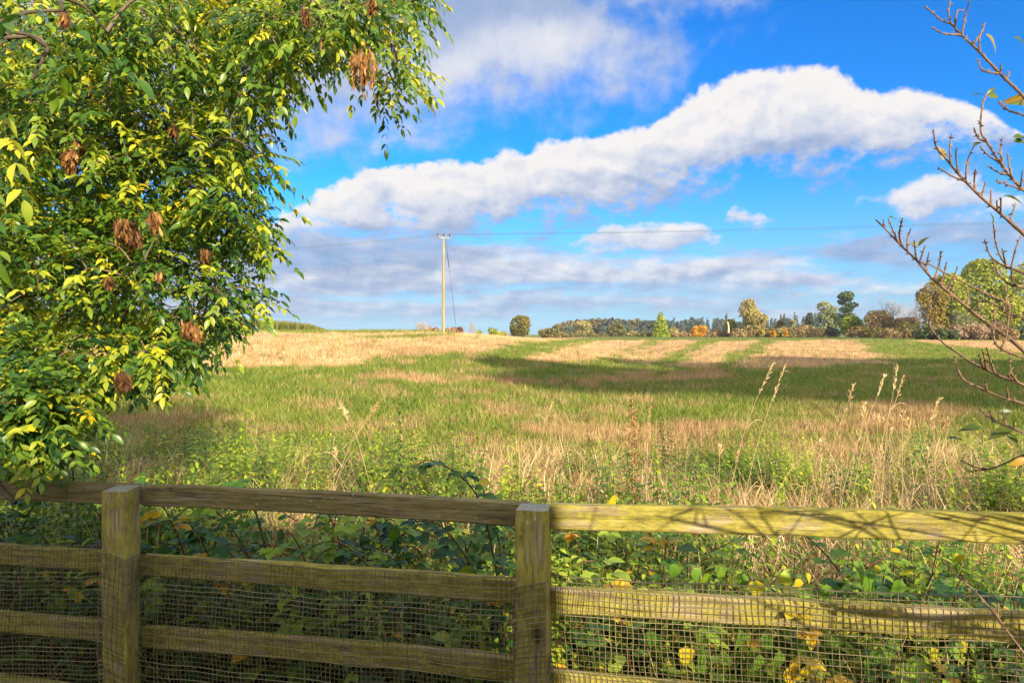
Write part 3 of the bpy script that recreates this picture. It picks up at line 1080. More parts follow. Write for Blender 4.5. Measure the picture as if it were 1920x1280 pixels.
# the nearer hedgerow trees, from the pole to the field corner
tree('bare_bush', 'grey leafless bush beside the utility pole on the skyline', 795, 30, 600, 118, 'bare', 'twiggy', cat='bush', base=1.6)
for k, xx in enumerate((806, 818, 842, 852)):
    tree('dry_bush', ['straw coloured dead growth between grey bush and pole', 'reddish dry growth at the foot of the pole', 'tan dry growth just past the pole foot', 'tan dry growth under the dark red bush'][k], xx, 20, 608 - (k % 2), 90, 'pink', 'bush', 420, cat='bush', base=2.2)
tree('red_bush', 'small dark red bush where the stay wire meets the ground', 861, 20, 604, 100, 'red', 'bush', 420, cat='bush', base=1.9)
tree('bare_tree', 'pale leafless tree alone between red and green bushes', 884, 17, 598, 150, 'bare', 'twiggy', base=1.8)
tree('green_bush', 'small round green bush beside the pale leafless tree', 900, 18, 612, 150, 'green', 'bush', 300, cat='bush', base=1.9)
tree('green_bush', 'wider green bush with a small spike, beside the oak', 930, 30, 608, 150, 'green', 'bush', 500, cat='bush', base=1.9)
tree('olive_bush', 'thin olive bush tucked under the oak', 946, 16, 612, 158, 'willow', 'bush', 250, cat='bush', base=1.9)
tree('oak_tree', 'round dark oak standing alone on the skyline', 974, 50, 591, 190, 'oak', 'round', 2600, trunk=.06, base=2.2)
tree('olive_bush', 'rounded olive bush at the near end of the distant wood', 1024, 36, 611, 260, 'oak', 'bush', 700, cat='bush', base=3.2)
# distant wood: each crown that can be told apart
rg = np.random.default_rng(3)
wood = [(1046, 608), (1058, 604), (1070, 601), (1083, 599), (1097, 598), (1110, 597), (1122, 596), (1134, 597), (1146, 597), (1158, 597), (1170, 599), (1183, 600), (1196, 597), (1208, 600), (1220, 601), (1232, 603),
        (1064, 612), (1090, 611), (1128, 609), (1142, 612), (1176, 610), (1204, 612)]
for k, (xx, yy) in enumerate(wood):
    tree('woodland_tree', 'rounded autumn crown in the distant wood on the low hill', xx, 30, yy, 430 + rg.random() * 60 - (60 if yy > 607 else 0), 'farwarm' if rg.random() < .6 else 'far', 'round', 520, size=1.7, trunk=.05, group='crowns of the distant wood', base=4.0)
tree('golden_tree', 'yellow green tree in front of the distant wood', 1096, 40, 601, 330, 'willow', 'round', 900, trunk=.05, base=3.4)
tree('olive_tree', 'broad olive tree in front of the distant wood', 1158, 42, 605, 330, 'oak', 'round', 900, trunk=.05, base=3.4)
tree('olive_bush', 'low pale olive bush between broad olive tree and dark trees', 1186, 24, 617, 320, 'willow', 'bush', 350, cat='bush', base=3.3)
tree('dark_tree', 'dark blue green tree just before the bright pointed tree', 1214, 34, 601, 340, 'far', 'round', 800, trunk=.05, base=3.4)
tree('bright_tree', 'bright yellow green pointed tree left of the orange bush', 1239, 32, 587, 270, 'lime', 'cone', 1500, trunk=.03, base=3.0)
tree('olive_tree', 'small dull green tree leaning on the bright pointed tree', 1262, 26, 607, 275, 'willow', 'bush', 600, base=3.0)
# the dark belt of conifers far behind
for k in range(34):
    xx = 1250 + k * 8.4 + rg.random() * 5
    yy = 597 + 4 * math.sin(k * .9) + rg.random() * 5 - (5 if 1480 < xx < 1530 else 0)
    kind = rg.random() < .55
    tree('conifer', 'dark conifer in the belt along the horizon', xx, 12 if kind else 18, yy - (4 if kind else 0), 600 + rg.random() * 80, 'far', 'cone' if kind else 'round', 330, size=1.9, trunk=.03, group='conifers of the dark belt', base=6.0)
tree('orange_bush', 'bright orange rounded bush on the field edge', 1309, 31, 604, 225, 'gold', 'bush', 1100, cat='bush', flare=.8)
tree('hedge', 'low brownish hedge right beside the orange bush', 1347, 50, 613, 232, 'brown', 'hedge', 800, cat='hedge')
tree('ivy_tree', 'ivy clad stump tree with a pale broken trunk', 1371, 28, 598, 228, 'green', 'round', 900, trunk=.1)
b = MB()
b.tube(bez([px(1366, 624, 224), px(1366, 612, 224), px(1364, 603, 224)], 6), .35, .2, 6, .9)
o = b.build('dead_trunk', T['bare'])
tag(o, 'pale broken dead trunk before the ivy clad tree', 'tree trunk')
tree('willow_tree', 'tall tan willow rising above the far hedge', 1411, 50, 563, 222, 'willow', 'column', 3000, trunk=.03, hang=.6, stretch=1.5)
for k, (xx, ww, yy, mt, lb) in enumerate([(1395, 44, 614, 'brown', 'low brown hedge under the tall tan willow'), (1440, 40, 612, 'rust', 'rusty low hedge just past the willow foot'), (1478, 44, 609, 'willow', 'tawny hedge between the two small green trees'),
                                       (1512, 56, 603, 'brown', 'higher brown hedge before the pale willow'), (1449, 14, 617, 'gold', 'tiny yellow bush in the rusty hedge'), (1472, 12, 612, 'gold', 'second tiny yellow bush nearer the brown hedge')]):
    tree('hedge' if mt != 'gold' else 'yellow_bush', lb, xx, ww, yy, 220 - k, mt, 'hedge' if mt != 'gold' else 'bush', 800 if mt != 'gold' else 120, cat='hedge' if mt != 'gold' else 'bush')
tree('small_tree', 'small olive tree poking out of the rusty hedge', 1463, 24, 598, 226, 'oak', 'round', 500, trunk=.05)
tree('small_tree', 'small pale green tree poking out of the tawny hedge', 1486, 22, 600, 226, 'palewillow', 'column', 500, trunk=.05)
tree('dark_tree', 'dark tree squeezed beside the pale willow', 1518, 22, 584, 240, 'far', 'round', 700, trunk=.05)
tree('pale_willow', 'pale grey green willow with two feathery peaks', 1549, 44, 567, 228, 'palewillow', 'column', 2200, trunk=.04, hang=.5, stretch=1.4)
tree('pine_tree', 'tall dark pine with layered boughs', 1586, 44, 545, 205, 'pine', 'pine', 2600, trunk=.12)
tree('dark_bush', 'dark rounded bush at the foot of the pale willow', 1562, 34, 608, 196, 'far', 'bush', 800, cat='bush')
tree('bright_willow', 'bright lime green willow bush in front of the pine', 1597, 50, 578, 185, 'lime', 'bush', 2600, cat='bush', hang=.2, stretch=1.5)
tree('brown_tree', 'big rounded brown tree losing its leaves', 1648, 66, 563, 178, 'brown', 'bush', 3000)
tree('bare_tree', 'leafless fan shaped tree above the brown tree', 1676, 62, 546, 182, 'bare', 'twiggy', flare=1.2)
tree('brown_tree', 'smaller brown tree draped in ivy beside the bare fan', 1698, 48, 582, 172, 'brown', 'bush', 1800)
tree('hedge', 'dusky low hedge below the brown trees', 1690, 90, 612, 165, 'brown', 'hedge', 1500, cat='hedge')
tree('brown_tree', 'thin brown tree between ivy tree and rusty tree', 1720, 36, 572, 170, 'bare', 'twiggy')
tree('rusty_tree', 'orange brown tree at the front of the green group', 1746, 60, 527, 143, 'rust', 'round', 3200, trunk=.04)
tree('pale_bush', 'tall pale twiggy tree top behind the rusty tree', 1742, 44, 522, 166, 'bare', 'twiggy')
tree('big_green_tree', 'broad yellow green tree tallest in the hedgerow', 1842, 128, 484, 158, 'green', 'round', 6500, trunk=.04, size=.55)
tree('big_green_tree', 'dark green tree crowding the rusty tree', 1785, 76, 512, 147, 'green', 'round', 3800, trunk=.04, size=.55)
tree('big_green_tree', 'green tree cut off by the frame behind thin branches', 1925, 110, 492, 166, 'green', 'round', 4500, trunk=.04, size=.55)
tree('silver_bush', 'silvery pale bush under the tallest green tree', 1806, 54, 570, 142, 'palewillow', 'bush', 1500, cat='bush', stretch=1.8)
for k, (xx, ww, yy, mt, lb) in enumerate([(1752, 60, 609, 'bramble', 'dark bramble bank under the rusty tree'), (1800, 66, 603, 'pink', 'pinkish dry bank under the silvery bush'), (1848, 64, 600, 'pink', 'long pinkish brown bank under the tallest tree'),
                                       (1905, 90, 602, 'bramble', 'dark green bramble bank reaching the frame'), (1775, 30, 613, 'bramble', 'small dark bramble mound before the pinkish bank'), (1880, 40, 610, 'brown', 'brown thicket between pink bank and dark bank'), (2010, 150, 590, 'bramble', 'bramble bank beyond the frame')]):
    tree('bramble_bank', lb, xx, ww, yy, 134 - k * .7, mt, 'hedge', 1500, cat='bramble bank', size=.42)
tree('bare_tree', 'pale leafless crown peeping over the green trees', 1908, 50, 468, 176, 'bare', 'twiggy')
tree('small_bush', 'tiny dark bush on the bare skyline left of the pole', 681, 16, 614, 92, 'green', 'bush', 200, cat='bush', base=2.3)
tree('small_bush', 'tiny flat bush nearer the reedy strip', 640, 20, 618, 92, 'reed', 'bush', 160, cat='bush', base=2.3)
# the reedy strip along the crest on the left
rng = np.random.default_rng(9)
prof = [(60, 575), (140, 578), (250, 580), (330, 584), (420, 590), (480, 597), (540, 599), (580, 604), (606, 613), (616, 620)]
n = 7000
xx = 60 + 556 * rng.random(n)
Y = 80 + rng.random(n) * 6
topz = CAMZ + (640 - np.interp(xx, [a for a, b in prof], [b for a, b in prof])) / F * Y
X = (xx - 960) / F * Y
g0 = H(X, Y)
hh = np.maximum(topz - g0, .15) * (1.0 - .35 * rng.random(n) ** 2)
blade = np.array([[-.5, 0, 0], [.5, 0, 0], [.35, 0, .55], [-.3, .0, .6], [.12, 0, 1.0]])
a = rng.random(n) * 6.28
wd = .10 + .10 * rng.random(n)
V = np.zeros((n, 5, 3))
V[:, :, 0] = X[:, None] + blade[None, :, 0] * wd[:, None] * np.cos(a)[:, None] + blade[None, :, 2] * (rng.normal(size=n) * .12)[:, None]
V[:, :, 1] = Y[:, None] + blade[None, :, 0] * wd[:, None] * np.sin(a)[:, None]
V[:, :, 2] = g0[:, None] - .05 + blade[None, :, 2] * hh[:, None]
fq = (np.array([[0, 1, 2, 3]])[None] + (np.arange(n) * 5)[:, None, None]).reshape(-1, 4)
ft = (np.array([[3, 2, 4]])[None] + (np.arange(n) * 5)[:, None, None]).reshape(-1, 3)
tn = np.repeat(.25 + .5 * rng.random(n), 5) + np.tile([-.2, -.2, .05, .05, .2], n)
o = mk('reedy_hedge', V.reshape(-1, 3), [fq, ft], T['reed'], attr={'tone': np.clip(tn, 0, 1)})
tag(o, 'long strip of tall reedy growth along the crest, tapering to nothing', 'hedge')


for k, (xx, ww, yy, mt, lb) in enumerate([(1290, 60, 620, 'brown', 'low brown scrub between the pointed tree and the orange bush'), (1225, 70, 622, 'oak', 'low scrub at the foot of the bright pointed tree'), (1130, 90, 622, 'oak', 'low hedge in front of the distant wood'), (1060, 70, 622, 'oak', 'low hedge at the near end of the distant wood'),
                                       (1420, 80, 616, 'oak', 'olive hedge behind the willow foot'), (1540, 70, 612, 'oak', 'olive hedge behind the dark rounded bush'), (1625, 50, 606, 'brown', 'tan thicket between lime willow and brown tree'), (1660, 70, 600, 'oak', 'olive thicket at the foot of the big brown tree'), (1715, 60, 596, 'oak', 'olive thicket joining the ivy tree and the rusty tree')]):
    tree('scrub_hedge', lb, xx, ww, yy, [236, 275, 330, 300, 226, 224, 180, 174, 166][k], mt, 'hedge', 900, cat='hedge')


# tall trees behind the camera whose crowns shade the middle of the field
def shade_tree(tx, ty, back, wd, hgt_r, n, label, depth=None):
    k = back / abs(SUND[1])
    c = np.array([tx, ty, float(H(tx, ty))]) + SUND * k
    rng = np.random.default_rng(int(abs(tx * 7 + ty * 13)) + 5)
    o = thing('tall_tree', label, 'tree', (c[0], c[1], 0), 'tall trees throwing shade over the field')
    lobes = [(0, 0, c[2], wd * .7, wd * .6, hgt_r * .8)]
    for q in range(10):
        a = rng.random() * 6.28
        lobes.append((math.cos(a) * wd * .65, math.sin(a) * wd * .5, c[2] + rng.normal() * hgt_r * .35, wd * (.3 + .2 * rng.random()), wd * .4, hgt_r * (.3 + .25 * rng.random())))
    V, Fc, tn = crown(lobes, n, .8, rng)
    mk('crown', V, Fc, T['green'], o, {'tone': tn})
    b = MB()
    limbs(b, (0, 0, -.3), (0, 0, c[2] + hgt_r * .3), .22, rng, 7, tips=[np.array(l[:3]) for l in lobes])
    b.build('trunk', M['farbark'], o)


for k, (tx, ty, wd, hr, n) in enumerate([(5.5, 28, 5.0, 2.8, 3600), (14, 33, 6.0, 4.0, 6500), (23, 34, 7.0, 4.6, 8500), (33, 35, 7.5, 4.8, 9000), (43, 36, 7.5, 4.6, 7000), (1.0, 31, 3.2, 1.3, 1200), (9, 23, 5.5, 1.3, 1800), (3, 24.5, 4.0, .7, 700), (17, 22, 4.6, 1.2, 1200), (27, 24, 4.6, 1.3, 1200)]):
    shade_tree(tx, ty, 70, wd, hr, n, 'tall leafy tree standing behind the viewer, shading the field')

# ------------------------------------------------------------------ ash tree
M['ash'] = leaf_mat('ash leaves', [(0, (.016, .055, .018)), (.26, (.050, .13, .016)), (.50, (.155, .25, .020)), (.76, (.42, .45, .035)), (1, (.65, .52, .02))], .45, .36, .45, nscale=22)
M['keys'] = leaf_mat('dry ash keys', [(0, (.05, .022, .008)), (.5, (.22, .105, .035)), (1, (.50, .28, .10))], .25, .6, .2)
ASH = [(-60, -60), (860, -60), (835, 8), (790, 18), (775, 40), (800, 110), (812, 135), (785, 165), (758, 212), (735, 200), (715, 150), (690, 120), (640, 105), (618, 140), (590, 165), (560, 185), (525, 195),
       (515, 240), (522, 290), (505, 340), (490, 365), (540, 375), (548, 420), (535, 455), (500, 480), (470, 500), (515, 545), (500, 570), (460, 575), (445, 620), (400, 625), (395, 650), (365, 690), (340, 720), (285, 725),
       (240, 715), (180, 700), (140, 740), (165, 800), (140, 835), (100, 850), (60, 890), (0, 905), (-60, 905)]
ASHP = np.array(ASH, float)
HOLES = [((300, 545), 60, 40), ((130, 610), 70, 16), ((440, 480), 50, 40), ((230, 640), 90, 18), ((420, 520), 40, 22), ((500, 205), 10, 10), ((330, 460), 40, 25), ((660, 60), 26, 14), ((700, 90), 20, 14)]
rng = np.random.default_rng(21)
ends, edge = [], []


def edge_dist(p, pg):
    a, b = pg, np.roll(pg, -1, 0)
    ab = b - a
    tt = np.clip(((p[:, None] - a) * ab).sum(-1) / ((ab ** 2).sum(-1) + 1e-9), 0, 1)
    return np.linalg.norm(p[:, None] - (a + ab * tt[..., None]), axis=-1).min(1)


ash = thing('ash_tree', 'ash tree with drooping yellow green leaves and brown bunches of keys, overhanging the fence', 'tree', (-5.4, 5.2, 0))
AL = np.array([-5.4, 5.2, 0])
# twig ends sampled inside the part of the crown that shows, at depths where the tree really stands
cand = np.stack([rng.uniform(-60, 860, 4700), rng.uniform(-60, 905, 4700)], 1)
cand = cand[inside(cand, ASHP)]
ed = edge_dist(cand, ASHP)
keep = np.ones(len(cand), bool)
for (hx, hy), rx, ry in HOLES:
    q = ((cand[:, 0] - hx) / rx) ** 2 + ((cand[:, 1] - hy) / ry) ** 2
    keep &= (q > 1) | (rng.random(len(cand)) < .12)
keep &= (ed > 34) & (rng.random(len(cand)) < .92)
for _ in range(120):
    hc = np.array([rng.uniform(0, 820), rng.uniform(0, 860)])
    keep &= np.hypot(*(cand - hc).T) > rng.uniform(10, 24)
cand, ed = cand[keep], ed[keep]
depth = np.interp(cand[:, 0], [0, 300, 560, 850], [4.4, 4.4, 4.1, 3.8]) + rng.normal(size=len(cand)) * .7
low = cand[:, 1] > 640
depth[low] = 3.0 + rng.random(low.sum()) * .7
depth[cand[:, 1] > 740] = 2.75 + rng.random((cand[:, 1] > 740).sum()) * .35
depth = np.clip(depth, np.where(cand[:, 1] > 640, 2.5, 3.1), 6.5)
HANDT = np.array([(470, 553, 3.5), (497, 556, 3.5), (440, 574, 3.5), (425, 600, 3.5), (405, 612, 3.5), (455, 590, 3.45), (380, 632, 3.4), (345, 640, 3.4), (312, 600, 3.4), (285, 655, 3.3), (250, 690, 3.1), (185, 640, 3.2), (330, 665, 3.2), (220, 660, 3.1),
                  (300, 580, 3.4), (270, 600, 3.4), (240, 590, 3.4), (350, 590, 3.5), (385, 590, 3.5), (520, 440, 3.6), (530, 395, 3.6), (500, 470, 3.6), (450, 505, 3.6), (420, 495, 3.6), (390, 500, 3.6), (790, 120, 3.4), (760, 150, 3.4), (745, 190, 3.4), (770, 170, 3.4), (735, 170, 3.4),
                  (720, 120, 3.45), (700, 70, 3.5), (740, 90, 3.45), (690, 30, 3.5), (800, -5, 3.5), (770, 5, 3.5), (735, 20, 3.5)])
cand = np.vstack([cand, HANDT[:, :2] - [30, 14]])
depth = np.concatenate([depth, HANDT[:, 2]])
ed = np.concatenate([ed, np.full(len(HANDT), 20.0)])
tips = np.stack([(cand[:, 0] - 960) / F * depth, depth, CAMZ + (640 - cand[:, 1] + np.where(cand[:, 1] > 700, (cand[:, 1] - 700) * .30, 0)) / F * depth], 1)
# a few sprays hang closer to the eye at the top corner
near = np.array([(20, 60), (60, 150), (120, 20), (200, 60), (300, -20), (-20, 250), (100, -10), (90, 90)], float)
nd = np.array([1.25, 1.25, 1.45, 1.6, 1.7, 1.4, 1.5, 1.3])
tn_ = np.stack([(near[:, 0] - 960) / F * nd, nd, CAMZ + (640 - near[:, 1]) / F * nd], 1)
# the rest of the crown, above and to the left of what the photograph shows
extra = []
while len(extra) < 620:
    p = np.array([rng.uniform(-9.5, -1.0), rng.uniform(2.2, 8.6), rng.uniform(1.6, 8.0)])
    e = ((p[0] + 5.3) / 4.3) ** 2 + ((p[1] - 5.2) / 3.4) ** 2 + ((p[2] - 4.9) / 3.3) ** 2
    qx, qy = 960 + F * p[0] / p[1], 640 - F * (p[2] - CAMZ) / p[1]
    if .25 < e < 1.05 and (qx < -40 or qy < -40):
        extra.append(p)
extra = np.array(extra)
ALL = np.vstack([tips, tn_, extra])
nT = len(ALL)
# limbs that carry them
LIMBS = [
    [(-5.4, 5.2, -.2), (-5.35, 5.15, 1.4), (-5.25, 5.05, 3.0), (-5.3, 5.1, 5.0), (-5.2, 5.2, 7.2)],
    [(-5.33, 5.1, 1.3), (-4.3, 4.7, 1.75), (-3.2, 4.1, 1.95), (-2.3, 3.9, 2.0), (-1.55, 3.75, 1.95)],
    [(-5.3, 5.1, 1.8), (-4.2, 4.4, 2.5), (-3.1, 4.0, 2.85), (-2.1, 3.9, 2.75), (-1.35, 3.8, 2.6)],
    [(-5.25, 5.05, 2.6), (-4.0, 4.3, 3.4), (-2.6, 3.8, 3.75), (-1.5, 3.6, 3.65), (-.75, 3.5, 3.3)],
    [(-5.3, 5.1, 1.1), (-4.3, 4.0, 1.5), (-3.2, 3.2, 1.55), (-2.45, 2.9, 1.35), (-2.0, 2.75, 1.05)],
    [(-5.25, 5.05, 3.0), (-4.0, 3.6, 3.6), (-2.6, 2.5, 3.3), (-1.6, 1.7, 2.7), (-1.0, 1.35, 2.3)],
    [(-4.0, 3.6, 3.6), (-2.9, 2.6, 2.9), (-2.0, 1.9, 2.2), (-1.45, 1.6, 1.9)],
    [(-5.3, 5.1, 3.6), (-6.6, 5.6, 4.6), (-7.8, 6.2, 5.2)], [(-5.3, 5.1, 3.2), (-5.6, 6.6, 4.2), (-5.5, 7.8, 5.4)], [(-5.25, 5.1, 4.2), (-3.8, 5.2, 5.8), (-2.4, 4.8, 6.4)],
    [(-5.3, 5.1, 2.6), (-5.8, 3.9, 3.6), (-6.0, 2.9, 4.6)], [(-5.33, 5.1, 1.6), (-4.6, 6.0, 2.6), (-3.6, 6.2, 3.4), (-2.8, 5.9, 3.8)],
]
b = MB()
b.tube(bez(LIMBS[0], 24), .19, .03, 10, .45)
b.build('trunk', M['bark'], ash, True).location = tuple(-AL)
net = []
for i, L in enumerate(LIMBS):
    c = bez(L, 40)
    net.append(c)
    if i:
        b = MB()
        b.tube(c, .055 if i < 4 else .045, .010, 7, .6)
        b.build('branch', M['bark'], ash, True).location = tuple(-AL)
net = np.vstack(net)
tw = MB()
order = np.argsort([np.min(np.linalg.norm(net - p, axis=1)) for p in ALL])
nodes = [net]
nodes_arr = net
dirs = np.zeros((nT, 3))
for cnt, i in enumerate(order):
    p = ALL[i]
    dd = np.linalg.norm(nodes_arr - p, axis=1) + .25 * np.maximum(0, nodes_arr[:, 2] - p[2] - .4)
    s = nodes_arr[np.argmin(dd)]
    L = np.linalg.norm(p - s)
    mid = s * .5 + p * .5 + np.array([0, 0, .10 * L]) + rng.normal(size=3) * .05 * L
    c = bez([s, mid, p], 6)
    tw.tube(c, min(.004 + .006 * L, .012), .0028, 4, .25 + .6 * rng.random())
    nodes_arr = np.vstack([nodes_arr, c[2:]])
    d = c[-1] - c[-2]
    dirs[i] = d / (np.linalg.norm(d) + 1e-9)
tw.build('twig', M['bark'], ash).location = tuple(-AL)
tag([o for o in ash.children if o.name.startswith('twig')][0], kind='stuff')
# compound leaves round each twig end
lt, lf = leaf_t(.43, 5, .30, .24, .42, 1.1)
comp_p, comp_d, comp_u, comp_t = [], [], [], []
for i in range(nT):
    n_near = len(tips) <= i < len(tips) + len(tn_)
    k = rng.integers(4, 8) if i < len(tips) else (2 if n_near else 5)
    e = ed[i] if i < len(tips) else 99
    if e < 26:
        k = max(2, k - 1)
    clump = rng.normal() * .10 - (.10 if n_near else 0)
    for q in range(k):
        d = dirs[i] * .55 + rand_dirs(1, rng)[0] * .85 + np.array([.08, -.10, -.12])
        if e < 45:
            # at the rim the leaves point out and down
            d = d * .6 + np.array([.35, 0, -.28])
        comp_p.append(ALL[i] + rng.normal(size=3) * .035)
        comp_d.append(d / np.linalg.norm(d))
        comp_t.append(clump + rng.normal() * .15)
comp_p, comp_d, comp_t = map(np.array, (comp_p, comp_d, comp_t))
nC = len(comp_p)
Ls = .15 + .07 * rng.random(nC)
# rachis bends down along its length
lp, ld, lu, lsz, ltn = [], [], [], [], []
rach = MB()
for i in range(nC):
    d = comp_d[i]
    L = Ls[i]
    npair = rng.integers(4, 6)
    ts = np.linspace(.28, .92, npair)
    bend = np.array([0, 0, -.22 * L])
    f = lambda t_: comp_p[i] + d * L * t_ + bend * t_ * t_
    side = np.cross(d, [0, 0, 1.0])
    side /= np.linalg.norm(side) + 1e-9
    side = side + rand_dirs(1, rng)[0] * .25
    yel = .38 if (rng.random() < .03 and i < len(tips) * 5) else 0
    for t_ in ts:
        tg = d * L + 2 * bend * t_
        tg /= np.linalg.norm(tg)
        for sg in (-1, 1):
            if rng.random() < .06:
                continue
            dr = tg * .62 + side * sg * .85 + np.array([0, 0, -.16]) + rng.normal(size=3) * .14
            lp.append(f(t_))
            ld.append(dr)
            lsz.append((.034 + .024 * rng.random()) * (1 - .25 * abs(t_ - .6)))
            ltn.append(.41 + 1.25 * comp_t[i] + rng.normal() * .10 + yel)
    tg = d * L + 2 * bend
    lp.append(f(1.0))
    ld.append(tg / np.linalg.norm(tg) + rng.normal(size=3) * .1)
    lsz.append(.046 + .016 * rng.random())
    ltn.append(.37 + comp_t[i] + yel)
    if i < 2600:
        rach.tube([f(0), f(.5), f(1.0)], .0016, .0009, 3, .6)
lp, ld = np.array(lp), np.array(ld)
sunup = SUND * .45 + np.array([0, 0, .75]) + rand_dirs(len(lp), rng) * .55
R = rots(ld, sunup)
V, Fc = place(lt, lf, lp - AL, R, np.array(lsz))
mk('crown', V, Fc, M['ash'], ash, {'tone': np.clip(np.repeat(np.array(ltn), len(lt)), 0, 1)}, True)
o = rach.build('leaf_stalk', M['ash'], ash)
o.location = tuple(-AL)
tag(o, kind='stuff')
# bunches of keys
kt, kf = leaf_t(.24, 3, .1, .15, .6, .8)
for kx, ky, dep, sz, dark in [(682, 105, 3.4, .19, .62), (130, 285, 3.6, .15, .55), (150, 265, 3.7, .12, .55), (230, 415, 3.3, .14, .32), (248, 425, 3.35, .15, .30), (290, 402, 3.4, .11, .45), (352, 605, 3.35, .12, .40), (368, 612, 3.3, .10, .5),
                              (228, 700, 3.05, .10, .05), (236, 705, 3.0, .08, .05), (300, 505, 3.6, .06, .5), (203, 520, 3.5, .06, .5), (384, 470, 3.8, .08, .2), (122, 25, 3.2, .07, .4), (600, 70, 3.7, .06, .3), (700, 0, 3.6, .07, .4), (574, 20, 3.4, .08, .3), (325, 235, 3.8, .08, .35)]:
    n = int(150 * (sz / .15) ** 1.3) + 14
    sz *= .85 if kx > 650 else .62
    dark -= .08
    dep -= .55 if ky < 560 else .15
    c = px(kx, ky, dep)
    s = np.clip(rng.normal(size=(n, 3)), -1.7, 1.7) * np.array([.16, .16, .20]) * sz
    s[:, 2] -= np.abs(rng.normal(size=n)) * sz * .25
    p = c + s
    d = np.array([0, 0, -1.0]) + rng.normal(size=(n, 3)) * .22 + s * 1.0
    V, Fc = place(kt, kf, p - AL, rots(d, rand_dirs(n, rng)), .036 + .012 * rng.random(n))
    mk('seed_cluster', V, Fc, M['keys'], ash, {'tone': np.clip(np.repeat(dark + .2 * rng.normal(size=n), len(kt)), 0, 1)})

